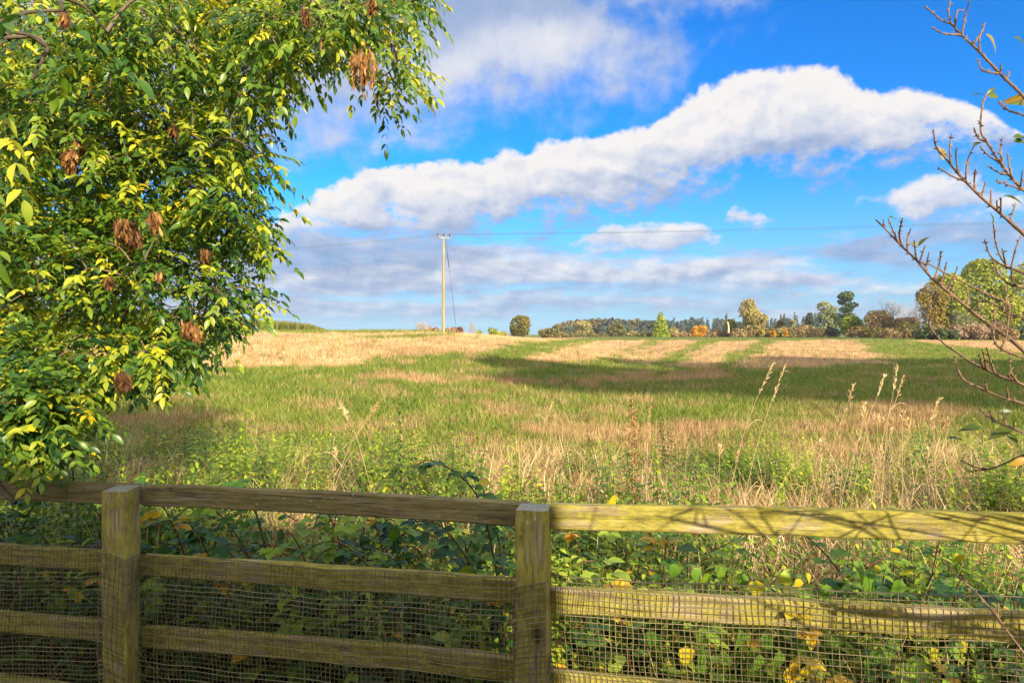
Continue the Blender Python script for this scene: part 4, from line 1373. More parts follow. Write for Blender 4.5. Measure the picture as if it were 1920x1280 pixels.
# ------------------------------------------------------------------ bare shrub on the right
M['sleaf'] = leaf_mat('shrub leaves', [(0, (.035, .070, .012)), (.45, (.12, .16, .02)), (.75, (.38, .26, .03)), (1, (.55, .20, .05))], .4, .4, .4, nscale=40)
shrub = thing('bare_shrub', 'nearly leafless shrub with reddish brown twigs reaching in beside the fence', 'shrub', (2.05, 1.35, 0))
SL = np.array([2.05, 1.35, 0])
BR = [  # main stem pixels (tip first), distances at tip and root, radius at root, side twigs
    ([(1734, 12), (1765, 38), (1784, 46), (1803, 66), (1837, 98), (1875, 138), (1920, 182), (2010, 275)], 1.75, 1.5, .0062,
     [[(1783, -10), (1779, 24), (1784, 46)], [(1820, -8), (1811, 30), (1807, 64)], [(1848, 43), (1837, 70), (1838, 96)], [(1746, 52), (1770, 63), (1801, 69)], [(1832, 113), (1845, 133), (1874, 142)], [(1877, 118), (1876, 138)], [(1890, 134), (1892, 152)], [(1806, 20), (1795, 22), (1791, 52)], [(1845, 52), (1841, 75)]]),
    ([(1872, 190), (1893, 208), (1920, 217), (2000, 260)], 1.7, 1.5, .004, [[(1880, 205), (1888, 206)]]),
    ([(1848, 178), (1841, 205), (1839, 245), (1850, 266), (1872, 300), (1890, 325), (1910, 348), (1940, 375), (2020, 450)], 1.65, 1.5, .0058,
     [[(1826, 240), (1835, 260), (1848, 266)], [(1879, 258), (1876, 285), (1881, 311)], [(1889, 287), (1893, 315), (1899, 335)], [(1838, 275), (1855, 293), (1874, 304)], [(1848, 308), (1870, 322), (1892, 330)], [(1868, 339), (1900, 350), (1922, 362)], [(1874, 300), (1878, 322)], [(1917, 320), (1918, 350)]]),
    ([(1750, 243), (1755, 275), (1772, 295), (1790, 318), (1810, 340), (1840, 370), (1870, 395), (1900, 422), (1930, 450), (2030, 560)], 1.6, 1.4, .0068,
     [[(1784, 251), (1781, 275), (1787, 306)], [(1793, 278), (1793, 300), (1798, 326)], [(1827, 272), (1815, 300), (1814, 338)], [(1829, 318), (1827, 335), (1829, 352)], [(1848, 340), (1844, 368)], [(1858, 356), (1858, 382)], [(1760, 314), (1785, 330), (1806, 340)], [(1877, 371), (1875, 396)], [(1869, 375), (1872, 390)], [(1904, 381), (1897, 415)], [(1752, 262), (1758, 268)]]),
    ([(1642, 412), (1662, 431), (1690, 461), (1718, 487), (1746, 520), (1777, 546), (1811, 574), (1850, 605), (1887, 630), (1920, 658), (2030, 760)], 1.7, 1.4, .0075,
     [[(1692, 410), (1686, 438), (1692, 462)], [(1708, 428), (1701, 450), (1700, 470)], [(1665, 410), (1678, 440), (1686, 456)], [(1656, 410), (1658, 426)], [(1727, 492), (1744, 496), (1777, 514), (1822, 537), (1859, 555), (1890, 572), (1920, 590)],
      [(1763, 472), (1762, 490), (1765, 508)], [(1775, 491), (1780, 515)], [(1735, 460), (1729, 486)], [(1796, 500), (1797, 523)], [(1762, 515), (1772, 545)], [(1786, 540), (1782, 555), (1790, 562)], [(1714, 450), (1722, 478)], [(1742, 472), (1738, 505)],
      [(1834, 567), (1836, 585), (1832, 592)], [(1812, 540), (1816, 560), (1812, 576)]]),
    ([(1846, 449), (1855, 476), (1868, 490), (1890, 502), (1920, 513), (2000, 560)], 1.6, 1.45, .0045, [[(1862, 415), (1867, 455), (1878, 485), (1894, 500)], [(1920, 430), (1905, 465), (1896, 502)], [(1879, 467), (1888, 498)], [(1859, 487), (1875, 517), (1900, 535), (1922, 545)], [(1895, 504), (1904, 535), (1922, 562)]]),
    ([(1834, 566), (1855, 566), (1875, 577), (1900, 590), (1922, 598), (2000, 640)], 1.55, 1.45, .0050, [[(1884, 535), (1886, 560), (1884, 582)], [(1896, 556), (1893, 580)], [(1880, 575), (1893, 596), (1905, 598)]]),
    ([(1743, 592), (1743, 607), (1752, 625), (1772, 645), (1790, 657), (1820, 678), (1850, 693), (1880, 707), (1920, 722), (2010, 770)], 1.6, 1.4, .0055,
     [[(1850, 652), (1858, 680), (1867, 699)], [(1836, 664), (1843, 688)], [(1893, 662), (1895, 695), (1905, 716)], [(1748, 588), (1744, 602)], [(1842, 655), (1858, 678)], [(1890, 700), (1896, 712)]]),
    ([(1790, 666), (1795, 690), (1808, 712), (1830, 723), (1855, 735), (1880, 745), (1920, 757), (2000, 790)], 1.5, 1.4, .0045, [[(1847, 715), (1850, 732)], [(1795, 690), (1800, 700)], [(1888, 726), (1890, 748)]]),
    ([(1865, 576), (1864, 605), (1863, 630), (1870, 648), (1890, 660), (1925, 672), (2000, 700)], 1.5, 1.4, .0045, [[(1858, 610), (1864, 622)], [(1878, 600), (1888, 625), (1890, 632)]]),
    ([(1836, 764), (1850, 778), (1872, 792), (1920, 812), (2000, 850)], 1.6, 1.4, .004, [[(1855, 770), (1862, 786)], [(1880, 770), (1886, 798)], [(1900, 790), (1905, 806)]]),
    ([(1775, 1050), (1792, 1076), (1830, 1110), (1870, 1158), (1900, 1198), (1925, 1232), (1990, 1330)], 1.7, 1.5, .0040, [[(1872, 1130), (1868, 1158)], [(1858, 1135), (1880, 1172)]]),
    ([(1812, 882), (1850, 880), (1885, 868), (1925, 850), (1990, 830)], 1.75, 1.5, .003, [[(1800, 862), (1830, 875), (1855, 880)]]),
]
hub = [np.array([1.95, 1.30, 2.0]), np.array([2.0, 1.32, 1.2]), np.array([2.0, 1.36, .5])]
rng = np.random.default_rng(31)
b = MB()
b.tube(bez([(2.05, 1.35, -.1), (2.02, 1.34, .8), (1.97, 1.31, 1.6), (1.95, 1.28, 2.4), (1.85, 1.3, 3.2)], 20), .030, .010, 8, .4)
b.tube(bez([(2.08, 1.38, -.1), (2.10, 1.3, .9), (2.05, 1.25, 1.8), (2.15, 1.1, 2.7)], 16), .024, .008, 8, .4)
b.build('stem', M['twig'], shrub, True).location = tuple(-SL)


def budded(b, pts, r0, r1, tone):
    """a twig with swollen nodes and pairs of buds"""
    L = np.linalg.norm(np.diff(pts, axis=0), axis=1).sum()
    b.tube(pts, r0, r1, 6, tone)
    m = int(L / .022)
    cs_ = np.concatenate([[0], np.cumsum(np.linalg.norm(np.diff(pts, axis=0), axis=1))])
    for k in range(m):
        s = (k + .5 + rng.normal() * .2) / m * cs_[-1]
        p = np.array([np.interp(s, cs_, pts[:, q]) for q in range(3)])
        r = np.interp(s, cs_, np.linspace(r0, r1, len(pts)))
        j = min(np.searchsorted(cs_, s), len(pts) - 1)
        tg = pts[j] - pts[max(0, j - 1)]
        tg = tg / (np.linalg.norm(tg) + 1e-9)
        for q in range(1 if r > .003 else 2):
            d = tg * -.6 + rand_dirs(1, rng)[0] * .7
            d /= np.linalg.norm(d)
            b.tube([p, p + d * (r + .0025), p + d * (r + .0065)], 0, radii=[r * .7 + .0004, .0016, .0003], k=4, tone=min(1, tone + .25))


for stem_px, d0, d1, rr_, side in BR:
    rr_ *= .72
    n = len(stem_px)
    ds = np.linspace(d0, d1, n)
    pts = np.array([px(a, c, d) for (a, c), d in zip(stem_px, ds)])
    # carry on, outside the frame, to the stem
    hz = pts[-1][2] - .25
    end = np.array([np.interp(hz, [0, 2.4, 3.2], [2.05, 1.96, 1.86]), np.interp(hz, [0, 2.4], [1.35, 1.29]), max(.15, hz)])
    pts = np.vstack([pts, (pts[-1] + end) / 2 + [0, 0, .03], end])
    c = bez(pts, 60)
    b = MB()
    L = np.linalg.norm(np.diff(c, axis=0), axis=1).sum()
    budded(b, c, .0017, rr_, .55)
    for sd in side:
        # a side twig leaves the stem at the stem's own distance
        k = np.argmin([math.hypot(960 + F * q[0] / q[1] - sd[-1][0], 640 - F * (q[2] - CAMZ) / q[1] - sd[-1][1]) for q in c])
        Y = c[k][1]
        sp = np.array([px(a, cc, Y + (.05 * rng.normal() if i_ == 0 else 0)) for i_, (a, cc) in enumerate(sd[:-1])] + [c[k]])
        budded(b, bez(sp, 14), .0012, .0024, .5)
    b.build('branch', M['twig'], shrub, True).location = tuple(-SL)
# further branches out of the frame; their shadows cross the rails
for k in range(22):
    s = np.array([1.98 + rng.normal() * .05, 1.3 + rng.normal() * .05, .4 + 1.9 * rng.random()])
    e = np.array([rng.uniform(.95, 2.0), rng.uniform(.35, 1.25), s[2] + rng.uniform(-.1, .6)])
    if k < 14:
        # twigs between the sun and the rails
        q = np.array([rng.uniform(.30, 1.55), 0, CAMZ - rng.choice([.53, .56, .80, 1.1])])
        q[1] = 2.33 - .30 * (q[0] - .06)
        for _ in range(40):
            e = q + SUND * rng.uniform(.6, 2.2)
            if e[0] > .82 * e[1] + .02 and e[1] > .1:
                break
        s[2] = e[2] - rng.uniform(.1, .6)
    if e[0] / e[1] < .80:
        e[0] = e[1] * .80 + .05 + .2 * rng.random()
    b = MB()
    c = bez([s, (s + e) / 2 + rng.normal(size=3) * .06, e], 20)
    b.tube(c, .010, .003, 6, .4)
    for q in range(9):
        m_0 = c[rng.integers(6, len(c))]
        f = m_0 + np.array([rng.normal() * .16, rng.normal() * .16, .22 * rng.random()])
        if f[0] / max(.05, f[1]) > .79:
            b.tube(bez([m_0, (m_0 + f) / 2 + rng.normal(size=3) * .02, f], 7), .004, .0015, 4, .5)
    b.build('branch', M['twig'], shrub).location = tuple(-SL)
# its last leaves
st, sf = leaf_t(.40, 6, .35, .30, .45, 1.3)
for lx, ly, dep, ln, dx, dz, tn in [(1848, 64, 1.6, .058, .9, -.5, .6), (1900, 70, 1.6, .05, 1, -.2, .2), (1845, 178, 1.65, .032, -1, .2, .15), (1849, 178, 1.65, .030, .7, .6, .2), (1850, 180, 1.65, .038, 1, .05, .35), (1928, 184, 1.6, .05, -1, .0, .8), (1935, 205, 1.6, .065, -.9, .35, .45),
                                    (1826, 275, 1.6, .045, .8, .6, .3), (1767, 300, 1.6, .055, .3, 1, .72), (1899, 258, 1.6, .045, 1, .2, .2), (1900, 266, 1.6, .045, 1, .15, .25), (1880, 367, 1.55, .05, 1, -.25, .25), (1666, 408, 1.7, .032, 1, .15, .25), (1722, 462, 1.65, .036, .6, .9, .25),
                                    (1724, 458, 1.65, .024, -1, .2, .55), (1862, 417, 1.6, .028, 0, 1, .15), (1903, 800, 1.5, .06, -.8, -.3, .3), (1925, 858, 1.5, .042, -.9, -.4, .8), (1780, 822, 1.6, .045, 1, .1, .1), (1840, 800, 1.6, .05, -1, .0, .1), (1868, 772, 1.6, .04, 1, .1, .1), (1885, 812, 1.55, .05, .8, -.6, .3),
                                    (1858, 1130, 1.65, .03, 1, -.3, .5), (1872, 1140, 1.65, .035, .6, -.8, .5)]:
    p = px(lx, ly, dep)
    d = np.array([[dx, .25 * rng.normal(), dz]])
    V, Fc = place(st, sf, (p - SL)[None], rots(d, np.array([[0.1, -.75, .55]]) + rng.normal(size=(1, 3)) * .25), [ln])
    mk('leaf', V, Fc, M['sleaf'], shrub, {'tone': np.full(len(V), tn)}, True)

# ------------------------------------------------------------------ grass, stubble and the rough verge
M['grass'] = leaf_mat('grass blades', [(0, (.042, .088, .010)), (.5, (.128, .195, .022)), (1, (.36, .35, .08))], .35, .5, .3, nscale=1.5, inst=True)
M['straw'] = leaf_mat('cut straw', [(0, (.22, .12, .055)), (.5, (.48, .31, .15)), (1, (.75, .57, .34))], .25, .6, .25, nscale=1.2, inst=True)
M['shadestraw'] = leaf_mat('shade-browned straw', [(0, (.13, .065, .03)), (.5, (.34, .220, .105)), (1, (.60, .43, .24))], .25, .6, .25, nscale=1.2, inst=True)  # browner copy of the cut straw, partial shade painted into its colour
M['dry'] = leaf_mat('dry grass', [(0, (.20, .12, .05)), (.5, (.47, .33, .16)), (1, (.75, .60, .36))], .3, .6, .25, nscale=3, inst=True)
M['herb'] = leaf_mat('nettle leaves', [(0, (.020, .050, .010)), (.40, (.095, .18, .016)), (.75, (.30, .39, .03)), (1, (.55, .50, .05))], .35, .45, .35, nscale=25, inst=True)
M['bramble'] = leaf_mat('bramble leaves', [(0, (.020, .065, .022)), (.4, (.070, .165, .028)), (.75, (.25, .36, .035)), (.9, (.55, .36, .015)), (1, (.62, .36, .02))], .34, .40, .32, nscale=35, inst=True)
M['cane'] = bark_mat('bramble cane', (.05, .022, .016), (.20, .10, .06), (40, 40, 40), .6)
M['drystem'] = bark_mat('dry stem', (.26, .17, .08), (.62, .46, .26), (40, 40, 20), .7)
HID = bpy.data.collections.new('tufts')        # shapes for the scattered cover, drawn only through it


def hidden(o):
    COL.objects.unlink(o)
    HID.objects.link(o)
    return o


def blades(n, rad, h0, h1, wd, lean, bend, rng, seg=3):
    """a tuft of n bent blades -> V, F, tone"""
    Vs, Fs, Ts = [], [], []
    for i in range(n):
        a, r = rng.random() * 6.28, rad * math.sqrt(rng.random())
        p = np.array([math.cos(a) * r, math.sin(a) * r, -.03])
        h = h0 + (h1 - h0) * rng.random()
        d = np.array([rng.normal() * lean, rng.normal() * lean, 1.0])
        bd = rand_dirs(1, rng)[0] * bend * h
        bd[2] = -abs(bd[2]) * .6
        t_ = np.linspace(0, 1, seg + 1)[:, None]
        c = p + d * h * t_ + bd * t_ ** 2
        a2 = rng.random() * 6.28
        s = np.array([math.cos(a2), math.sin(a2), 0]) * wd * (.6 + .8 * rng.random())
        w_ = s * (1 - t_ ** 1.6) * .5 + s * .04
        V = np.stack([c - w_, c + w_], 1).reshape(-1, 3)
        Fc = np.array([[2 * k, 2 * k + 1, 2 * k + 3, 2 * k + 2] for k in range(seg)]) + len(Vs) * 2 * (seg + 1)
        Vs.append(V)
        Fs.append(Fc)
        Ts.append(np.repeat(rng.normal() * .24 + .45 + .15 * t_.ravel(), 2))
    return np.vstack(Vs), np.vstack(Fs), np.clip(np.concatenate(Ts), 0, 1)


def tuft(name, mat, seed, **kw):
    V, Fc, tn = blades(rng=np.random.default_rng(seed), **kw)
    return hidden(mk(name, V, Fc, M[mat], attr={'tone': tn}))


def leafy(seed, h=.45, n=9, lsz=.06, rad=.16):
    """a clump of nettle-like stems with paired toothed leaves"""
    rng = np.random.default_rng(seed)
    t1, f1 = leaf_t(.48, 4, .2, .25, .32, 1.0)
    P_, D_, S_, T_ = [], [], [], []
    b = MB()
    for i in range(n):
        a, r = rng.random() * 6.28, rad * math.sqrt(rng.random())
        p = np.array([math.cos(a) * r, math.sin(a) * r, -.03])
        hh = h * (.55 + .5 * rng.random())
        top_ = p + np.array([rng.normal() * .12 * hh, rng.normal() * .12 * hh, hh])
        b.tube([p, (p + top_) / 2 + rng.normal(size=3) * .01, top_], .003, .0015, 3, .35)
        m = int(hh / .05)
        for k in range(m):
            f = .2 + .8 * (k + 1) / m
            q = p + (top_ - p) * f
            a0 = k * 1.57 + rng.normal() * .2
            for sg in (0, math.pi):
                P_.append(q)
                D_.append([math.cos(a0 + sg), math.sin(a0 + sg), .25 - .5 * rng.random()])
                S_.append(lsz * (1.15 - .7 * f) * (.8 + .5 * rng.random()))
                T_.append(.28 + .35 * f + rng.normal() * .1)
    V, Fc = place(t1, f1, np.array(P_), rots(np.array(D_), np.tile([0, 0, 1.0], (len(P_), 1)) + rand_dirs(len(P_), rng) * .3), np.array(S_))
    b.add(V, Fc, np.clip(np.repeat(np.array(T_), len(t1)), 0, 1))
    return b


GR = [tuft('grass_tuft', 'grass', 40 + i, n=26, rad=.24, h0=.06, h1=.22, wd=.012, lean=.28, bend=.5) for i in range(4)]
GRL = [tuft('long_grass_tuft', 'grass', 50 + i, n=30, rad=.18, h0=.14, h1=.42, wd=.012, lean=.25, bend=.7) for i in range(3)]
ST = [tuft('stubble_tuft', 'straw', 60 + i, n=26, rad=.30, h0=.07, h1=.20, wd=.010, lean=.16, bend=.12, seg=1) for i in range(4)]
SST = [tuft('shaded_stubble_tuft', 'shadestraw', 65 + i, n=28, rad=.28, h0=.08, h1=.24, wd=.011, lean=.18, bend=.18, seg=1) for i in range(3)]
DR = [tuft('dry_tuft', 'dry', 70 + i, n=34, rad=.17, h0=.18, h1=.58, wd=.010, lean=.26, bend=.55) for i in range(4)]
LE = [hidden(leafy(80 + i, .40 + .1 * i, 7, .072).build('herb_tuft', M['herb'])) for i in range(4)]


def scatter(name, kinds, pts, scl, label, seed=0, tilt=.12):
    """one ground cover object: tufts instanced on points"""
    n = len(pts)
    rng = np.random.default_rng(seed)
    me = bpy.data.meshes.new(name)
    me.vertices.add(n)
    me.vertices.foreach_set('co', np.asarray(pts, np.float32).ravel())
    for k, a, ty in (('scl', np.asarray(scl, np.float32), 'FLOAT'), ('pick', rng.integers(0, len(kinds), n).astype(np.int32), 'INT')):
        at = me.attributes.new(k, ty, 'POINT')
        at.data.foreach_set('value', a)
    rt = np.stack([rng.normal(size=n) * tilt, rng.normal(size=n) * tilt, rng.random(n) * 6.283], 1).astype(np.float32)
    at = me.attributes.new('rot', 'FLOAT_VECTOR', 'POINT')
    at.data.foreach_set('vector', rt.ravel())
    c = bpy.data.collections.new(name + ' tufts')
    for o in kinds:
        c.objects.link(o)
    g = bpy.data.node_groups.new(name, 'GeometryNodeTree')
    g.interface.new_socket('Geometry', in_out='INPUT', socket_type='NodeSocketGeometry')
    g.interface.new_socket('Geometry', in_out='OUTPUT', socket_type='NodeSocketGeometry')
    gi, go = g.nodes.new('NodeGroupInput'), g.nodes.new('NodeGroupOutput')
    ip = g.nodes.new('GeometryNodeInstanceOnPoints')
    ci = g.nodes.new('GeometryNodeCollectionInfo')
    ci.inputs['Collection'].default_value = c
    ci.inputs['Separate Children'].default_value = True
    ci.inputs['Reset Children'].default_value = True

    def na(nm, ty):
        q = g.nodes.new('GeometryNodeInputNamedAttribute')
        q.data_type = ty
        q.inputs['Name'].default_value = nm
        return q.outputs['Attribute']
    g.links.new(gi.outputs[0], ip.inputs['Points'])
    g.links.new(ci.outputs[0], ip.inputs['Instance'])
    ip.inputs['Pick Instance'].default_value = True
    g.links.new(na('pick', 'INT'), ip.inputs['Instance Index'])
    e2r = g.nodes.new('FunctionNodeEulerToRotation')
    g.links.new(na('rot', 'FLOAT_VECTOR'), e2r.inputs[0])
    g.links.new(e2r.outputs[0], ip.inputs['Rotation'])
    g.links.new(na('scl', 'FLOAT'), ip.inputs['Scale'])
    g.links.new(ip.outputs[0], go.inputs[0])
    o = link(bpy.data.objects.new(name, me))
    md = o.modifiers.new('scatter', 'NODES')
    md.node_group = g
    return tag(o, label, kind='stuff')


def wedge(n, y0, y1, seed, u=.86, pw=1.0):
    rng = np.random.default_rng(seed)
    f = rng.random(n) ** pw
    y = np.exp(math.log(y0) + (math.log(y1) - math.log(y0)) * f)
    x = rng.uniform(-u, u, n) * y
    return x, y, rng


x, y, rng = wedge(52000, 6.5, 120, 1)
s = straw_at(x, y)
z = H(x, y)
P3 = np.stack([x, y, z], 1)
isst = s + rng.normal(size=len(x)) * np.interp(y, [20, 45], [.28, .08]) > .5
g = ~isst
sc_ = (.75 + .6 * rng.random(len(x))) * np.interp(y, [5, 20, 60, 120], [.85, 1.0, 1.35, 1.9])
k4 = (rng.random(len(x)) < .05) & (y < 60)
scatter('coarse_grass', GRL, P3[k4], sc_[k4] * .8, 'coarser grass clumps standing up in the field', 8)
scatter('grass', GR, P3[g], sc_[g], 'green grass growing through the old stubble', 1)
ra, rb = hit(1505, 648), hit(1590, 682)
rd = (rb - ra) / np.linalg.norm(rb - ra)
ph = ((x - ra[0]) * rd[1] - (y - ra[1]) * rd[0]) / 1.25
isst &= ~((y > 42) & (x > 10) & ((ph - np.floor(ph)) > .62))
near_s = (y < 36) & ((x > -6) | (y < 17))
k0 = isst & (y > 8.5) & ~near_s
scatter('stubble', ST, P3[k0], sc_[k0], 'short cut straw standing in the unploughed strips', 2, .06)
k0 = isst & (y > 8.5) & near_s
scatter('shaded_stubble', SST, P3[k0], sc_[k0], 'browner stubble in the near field streaks, partial shade painted into its colour', 7, .08)
# verge: dry grass, long green grass and low herbs between the fence and the field
x, y, rng = wedge(13000, 2.2, 12.5, 3, .95)
dens = vnoise(x, y, .9, 21)
edge_y = 9.2 + 2.2 * (vnoise(x, y, 1.6, 22) - .5) + np.where(x < -1.5, (-1.5 - x) * .35, 0) + np.where(x > 2.5, (x - 2.5) * .25, 0)
ok = (y < edge_y) & (y > 4.0 - .23 * x)
nearf = (y < 4.4 - .23 * x) & (y > 2.88 - .25 * x)
z = H(x, y)
P3 = np.stack([x, y, z], 1)
h_k = np.interp(y, [3, 6, 9, 12], [1.15, 1.0, .75, .55])
k1 = ok & (dens > .33) & (rng.random(len(x)) < .62)
k2 = ok & (rng.random(len(x)) < .22)
herb = vnoise(x, y, .75, 23) * .7 + vnoise(x, y, .3, 24) * .3
k3 = (ok & (herb > np.where(x < -.3, .53, .68)) & (rng.random(len(x)) < .42) | ok & (rng.random(len(x)) < .018)) | (nearf & (herb > .42) & (rng.random(len(x)) < .6))
sc_ = (.65 + .6 * rng.random(len(x)))
scatter('dry_grass', DR, P3[k1], (sc_ * h_k)[k1], 'pale dry grass of the verge beyond the fence', 4, .16)
scatter('long_grass', GRL, P3[k2], (sc_ * h_k)[k2], 'long green grass of the verge beyond the fence', 5, .12)
scatter('low_herbs', LE, P3[k3], (sc_ * np.where(nearf, 1.1, h_k * 1.2))[k3], 'low leafy weeds mixed through the dry verge', 6, .14)

# ------------------------------------------------------------------ plants that stand out, each on its own
def pname(i, words_):
    return words_[i % len(words_)]


def nettle(x, y, h, label, group=None, seed=0, dark=0.0, lean=(0, 0)):
    rng = np.random.default_rng(500 + seed)
    z = float(H(x, y))
    o = thing('nettle', label, 'nettle', (x, y, z), group)
    t1, f1 = leaf_t(.46, 5, .2, .3, .30, 1.0, .10)
    b = MB()
    top_ = np.array([lean[0] * h + rng.normal() * .05 * h, lean[1] * h + rng.normal() * .05 * h, h])
    c = bez([(0, 0, -.05), top_ * .5 + rng.normal(size=3) * .02, top_], 14)
    b.tube(c, .0045, .0018, 5, .35)
    b.build('stem', M['herb'], o)
    P_, D_, S_, T_ = [], [], [], []
    m = int(h / .042)
    for k in range(m):
        f = .12 + .88 * (k + 1) / m
        q = np.array([np.interp(f, np.linspace(0, 1, len(c)), c[:, j]) for j in range(3)])
        a0 = k * 1.57 + rng.normal() * .25
        for sg in (0, math.pi):
            if rng.random() < .12:
                continue
            d = np.array([math.cos(a0 + sg), math.sin(a0 + sg), .15 - .55 * rng.random() - .3 * (1 - f)])
            P_.append(q)
            D_.append(d)
            S_.append(.085 * (1.0 - .62 * f ** 2) * (.8 + .4 * rng.random()))
            T_.append(.30 + .35 * f - dark + rng.normal() * .1)
            if rng.random() < .6:                                   # small side shoot in the leaf axil
                P_.append(q + d * .012)
                D_.append(d * .5 + np.array([0, 0, .8]))
                S_.append(.032)
                T_.append(.55 - dark)
    V, Fc = place(t1, f1, np.array(P_), rots(np.array(D_), np.tile([0, 0, 1.0], (len(P_), 1)) + rand_dirs(len(P_), rng) * .3), np.array(S_))
    mk('leaves', V, Fc, M['herb'], o, {'tone': np.clip(np.repeat(np.array(T_), len(t1)), 0, 1)})
    return o


def at_top(pxx, pyy, y):
    """ground x and height of a plant whose tip shows at this pixel when it stands y metres off"""
    p = px(pxx, pyy, y)
    return p[0], p[2] - float(H(p[0], y))


NET = [(742, 738, 5.2, 'tallest dark nettle standing out against the green field', .16), (1245, 800, 4.6, 'leafy weed stem just right of the withered spire', .0), (385, 770, 4.6, 'leaning nettle beside the ash shadow', -.1),
       (690, 792, 5.4, 'dark nettle behind the middle of the top rail', .12), (965, 815, 5.0, 'short nettle in the pale straw above the second post', .05), (1050, 845, 4.6, 'bright nettle close over the second post', -.05),
       (1045, 872, 4.0, 'bushy nettle touching the top rail by the second post', 0), (560, 835, 4.6, 'nettle in the pale verge above the long shaded rail', 0), (1130, 862, 4.3, 'slim nettle in front of the withered spire', .02)]
for i, (a, c, y, lb, dk) in enumerate(NET):
    x, h = at_top(a, c, y)
    nettle(x, y, h, lb, seed=i, dark=dk, lean=(.22, 0) if i == 2 else (0, 0))
rng = np.random.default_rng(77)
for i in range(64):
    y = rng.uniform(3.3, 7.0)
    a = rng.uniform(-.74, .72)
    x = a * y
    pyv = rng.uniform(825, 930) if a < -.1 else rng.uniform(850, 935)
    h = min(1.15, max(.45, CAMZ + (640 - pyv) / F * y - float(H(x, y))))
    if y < 3.4 - .23 * x:
        y += .4
    nettle(x, y, h * (.8 + .2 * rng.random()), 'green nettle growing in the dry verge behind the fence', 'nettles of the verge', 20 + i, rng.normal() * .08, (rng.normal() * .12, 0))


def compound(b, p, d, sz, rng, tone, tmpl):
    """a bramble leaf: three or five toothed leaflets on a stalk"""
    t1, f1 = tmpl
    d = d / np.linalg.norm(d)
    sd = np.cross(d, [0, 0, 1.0])
    sd /= np.linalg.norm(sd) + 1e-9
    st_ = p + d * sz * .7 + np.array([0, 0, -.1 * sz])
    b.tube([p, st_], .0014, .0010, 3, .3)
    dl = [d] + [d * .35 + sd * s for s in (-1, 1)]
    if rng.random() < .35:
        dl += [-d * .35 + sd * s for s in (-.8, .8)]
    dl = np.array(dl) + rng.normal(size=(len(dl), 3)) * .12
    ups = np.tile(np.array([0, -.25, 1.0]), (len(dl), 1)) + rng.normal(size=(len(dl), 3)) * .22
    szs = sz * np.array([1.05, .85, .85, .6, .6][:len(dl)])
    V, Fc = place(t1, f1, np.tile(st_, (len(dl), 1)), rots(dl, ups), szs)
    b.add(V, Fc, np.clip(tone + rng.normal() * .05, 0, 1))


BT = leaf_t(.72, 7, .18, .22, .42, .9, .05)


def bramble(pts, label, group=None, seed=0, sz=.06, tone=.3, every=.07, yellow=.05, leafk=1.0):
    """an arching bramble cane with its leaves"""
    rng = np.random.default_rng(900 + seed)
    c = bez(pts, 30)
    base = np.array([c[0][0], c[0][1], c[0][2]])
    o = thing('bramble', label, 'bramble', tuple(base), group)
    b = MB()
    b.tube(c - base, .0045, .0018, 5, .4)
    b.build('cane', M['cane'], o)
    b = MB()
    L = np.linalg.norm(np.diff(c, axis=0), axis=1)
    cs_ = np.concatenate([[0], np.cumsum(L)])
    m = max(3, int(cs_[-1] / every * leafk))
    for k in range(m):
        s = cs_[-1] * (.15 + .85 * (k + rng.random() * .6) / m)
        p = np.array([np.interp(s, cs_, c[:, j]) for j in range(3)]) - base
        d = rand_dirs(1, rng)[0]
        d[2] = d[2] * .4 + .10
        d[1] -= .35
        tn = tone + rng.normal() * .11
        if rng.random() < yellow:
            tn = .90 + .06 * rng.random()
        compound(b, p, d, sz * (.7 + .55 * rng.random()), rng, tn, BT)
    b.build('leaves', M['bramble'], o)
    return o


# the spray that rises over the top rail in front of the pale straw
bramble([(-.02, 2.75, .3), (-.05, 2.62, .75), (-.13, 2.55, 1.12), (-.28, 2.5, 1.26), (-.37, 2.5, 1.24)], 'bramble spray arching over the top rail left of the second post', None, 1, .050, .18, .06)
bramble([(.02, 2.85, .3), (-.04, 2.7, .85), (-.12, 2.62, 1.15), (-.18, 2.56, 1.20)], 'short bramble tip behind the arching spray at the rail', None, 2, .045, .22, .06)
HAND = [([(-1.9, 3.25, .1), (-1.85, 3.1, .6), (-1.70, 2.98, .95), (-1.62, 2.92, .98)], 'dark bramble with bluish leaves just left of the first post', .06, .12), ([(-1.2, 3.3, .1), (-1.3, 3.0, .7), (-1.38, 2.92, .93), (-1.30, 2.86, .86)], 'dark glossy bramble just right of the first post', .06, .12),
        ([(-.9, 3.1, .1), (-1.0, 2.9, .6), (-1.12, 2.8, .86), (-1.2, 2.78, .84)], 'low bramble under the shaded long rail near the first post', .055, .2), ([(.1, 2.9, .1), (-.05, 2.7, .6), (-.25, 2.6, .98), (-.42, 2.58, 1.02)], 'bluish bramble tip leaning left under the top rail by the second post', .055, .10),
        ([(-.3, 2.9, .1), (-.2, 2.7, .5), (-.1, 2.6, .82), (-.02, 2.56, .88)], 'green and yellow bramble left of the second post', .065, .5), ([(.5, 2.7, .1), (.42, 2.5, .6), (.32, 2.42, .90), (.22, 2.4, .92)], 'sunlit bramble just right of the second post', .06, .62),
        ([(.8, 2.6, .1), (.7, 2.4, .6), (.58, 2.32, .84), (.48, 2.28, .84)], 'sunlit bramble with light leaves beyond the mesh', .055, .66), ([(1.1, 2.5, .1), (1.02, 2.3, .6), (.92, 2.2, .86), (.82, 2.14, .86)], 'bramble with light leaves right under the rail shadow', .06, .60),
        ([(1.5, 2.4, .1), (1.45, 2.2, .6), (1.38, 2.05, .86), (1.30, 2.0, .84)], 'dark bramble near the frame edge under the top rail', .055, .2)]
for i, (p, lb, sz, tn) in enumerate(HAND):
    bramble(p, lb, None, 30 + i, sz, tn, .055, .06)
rng = np.random.default_rng(123)
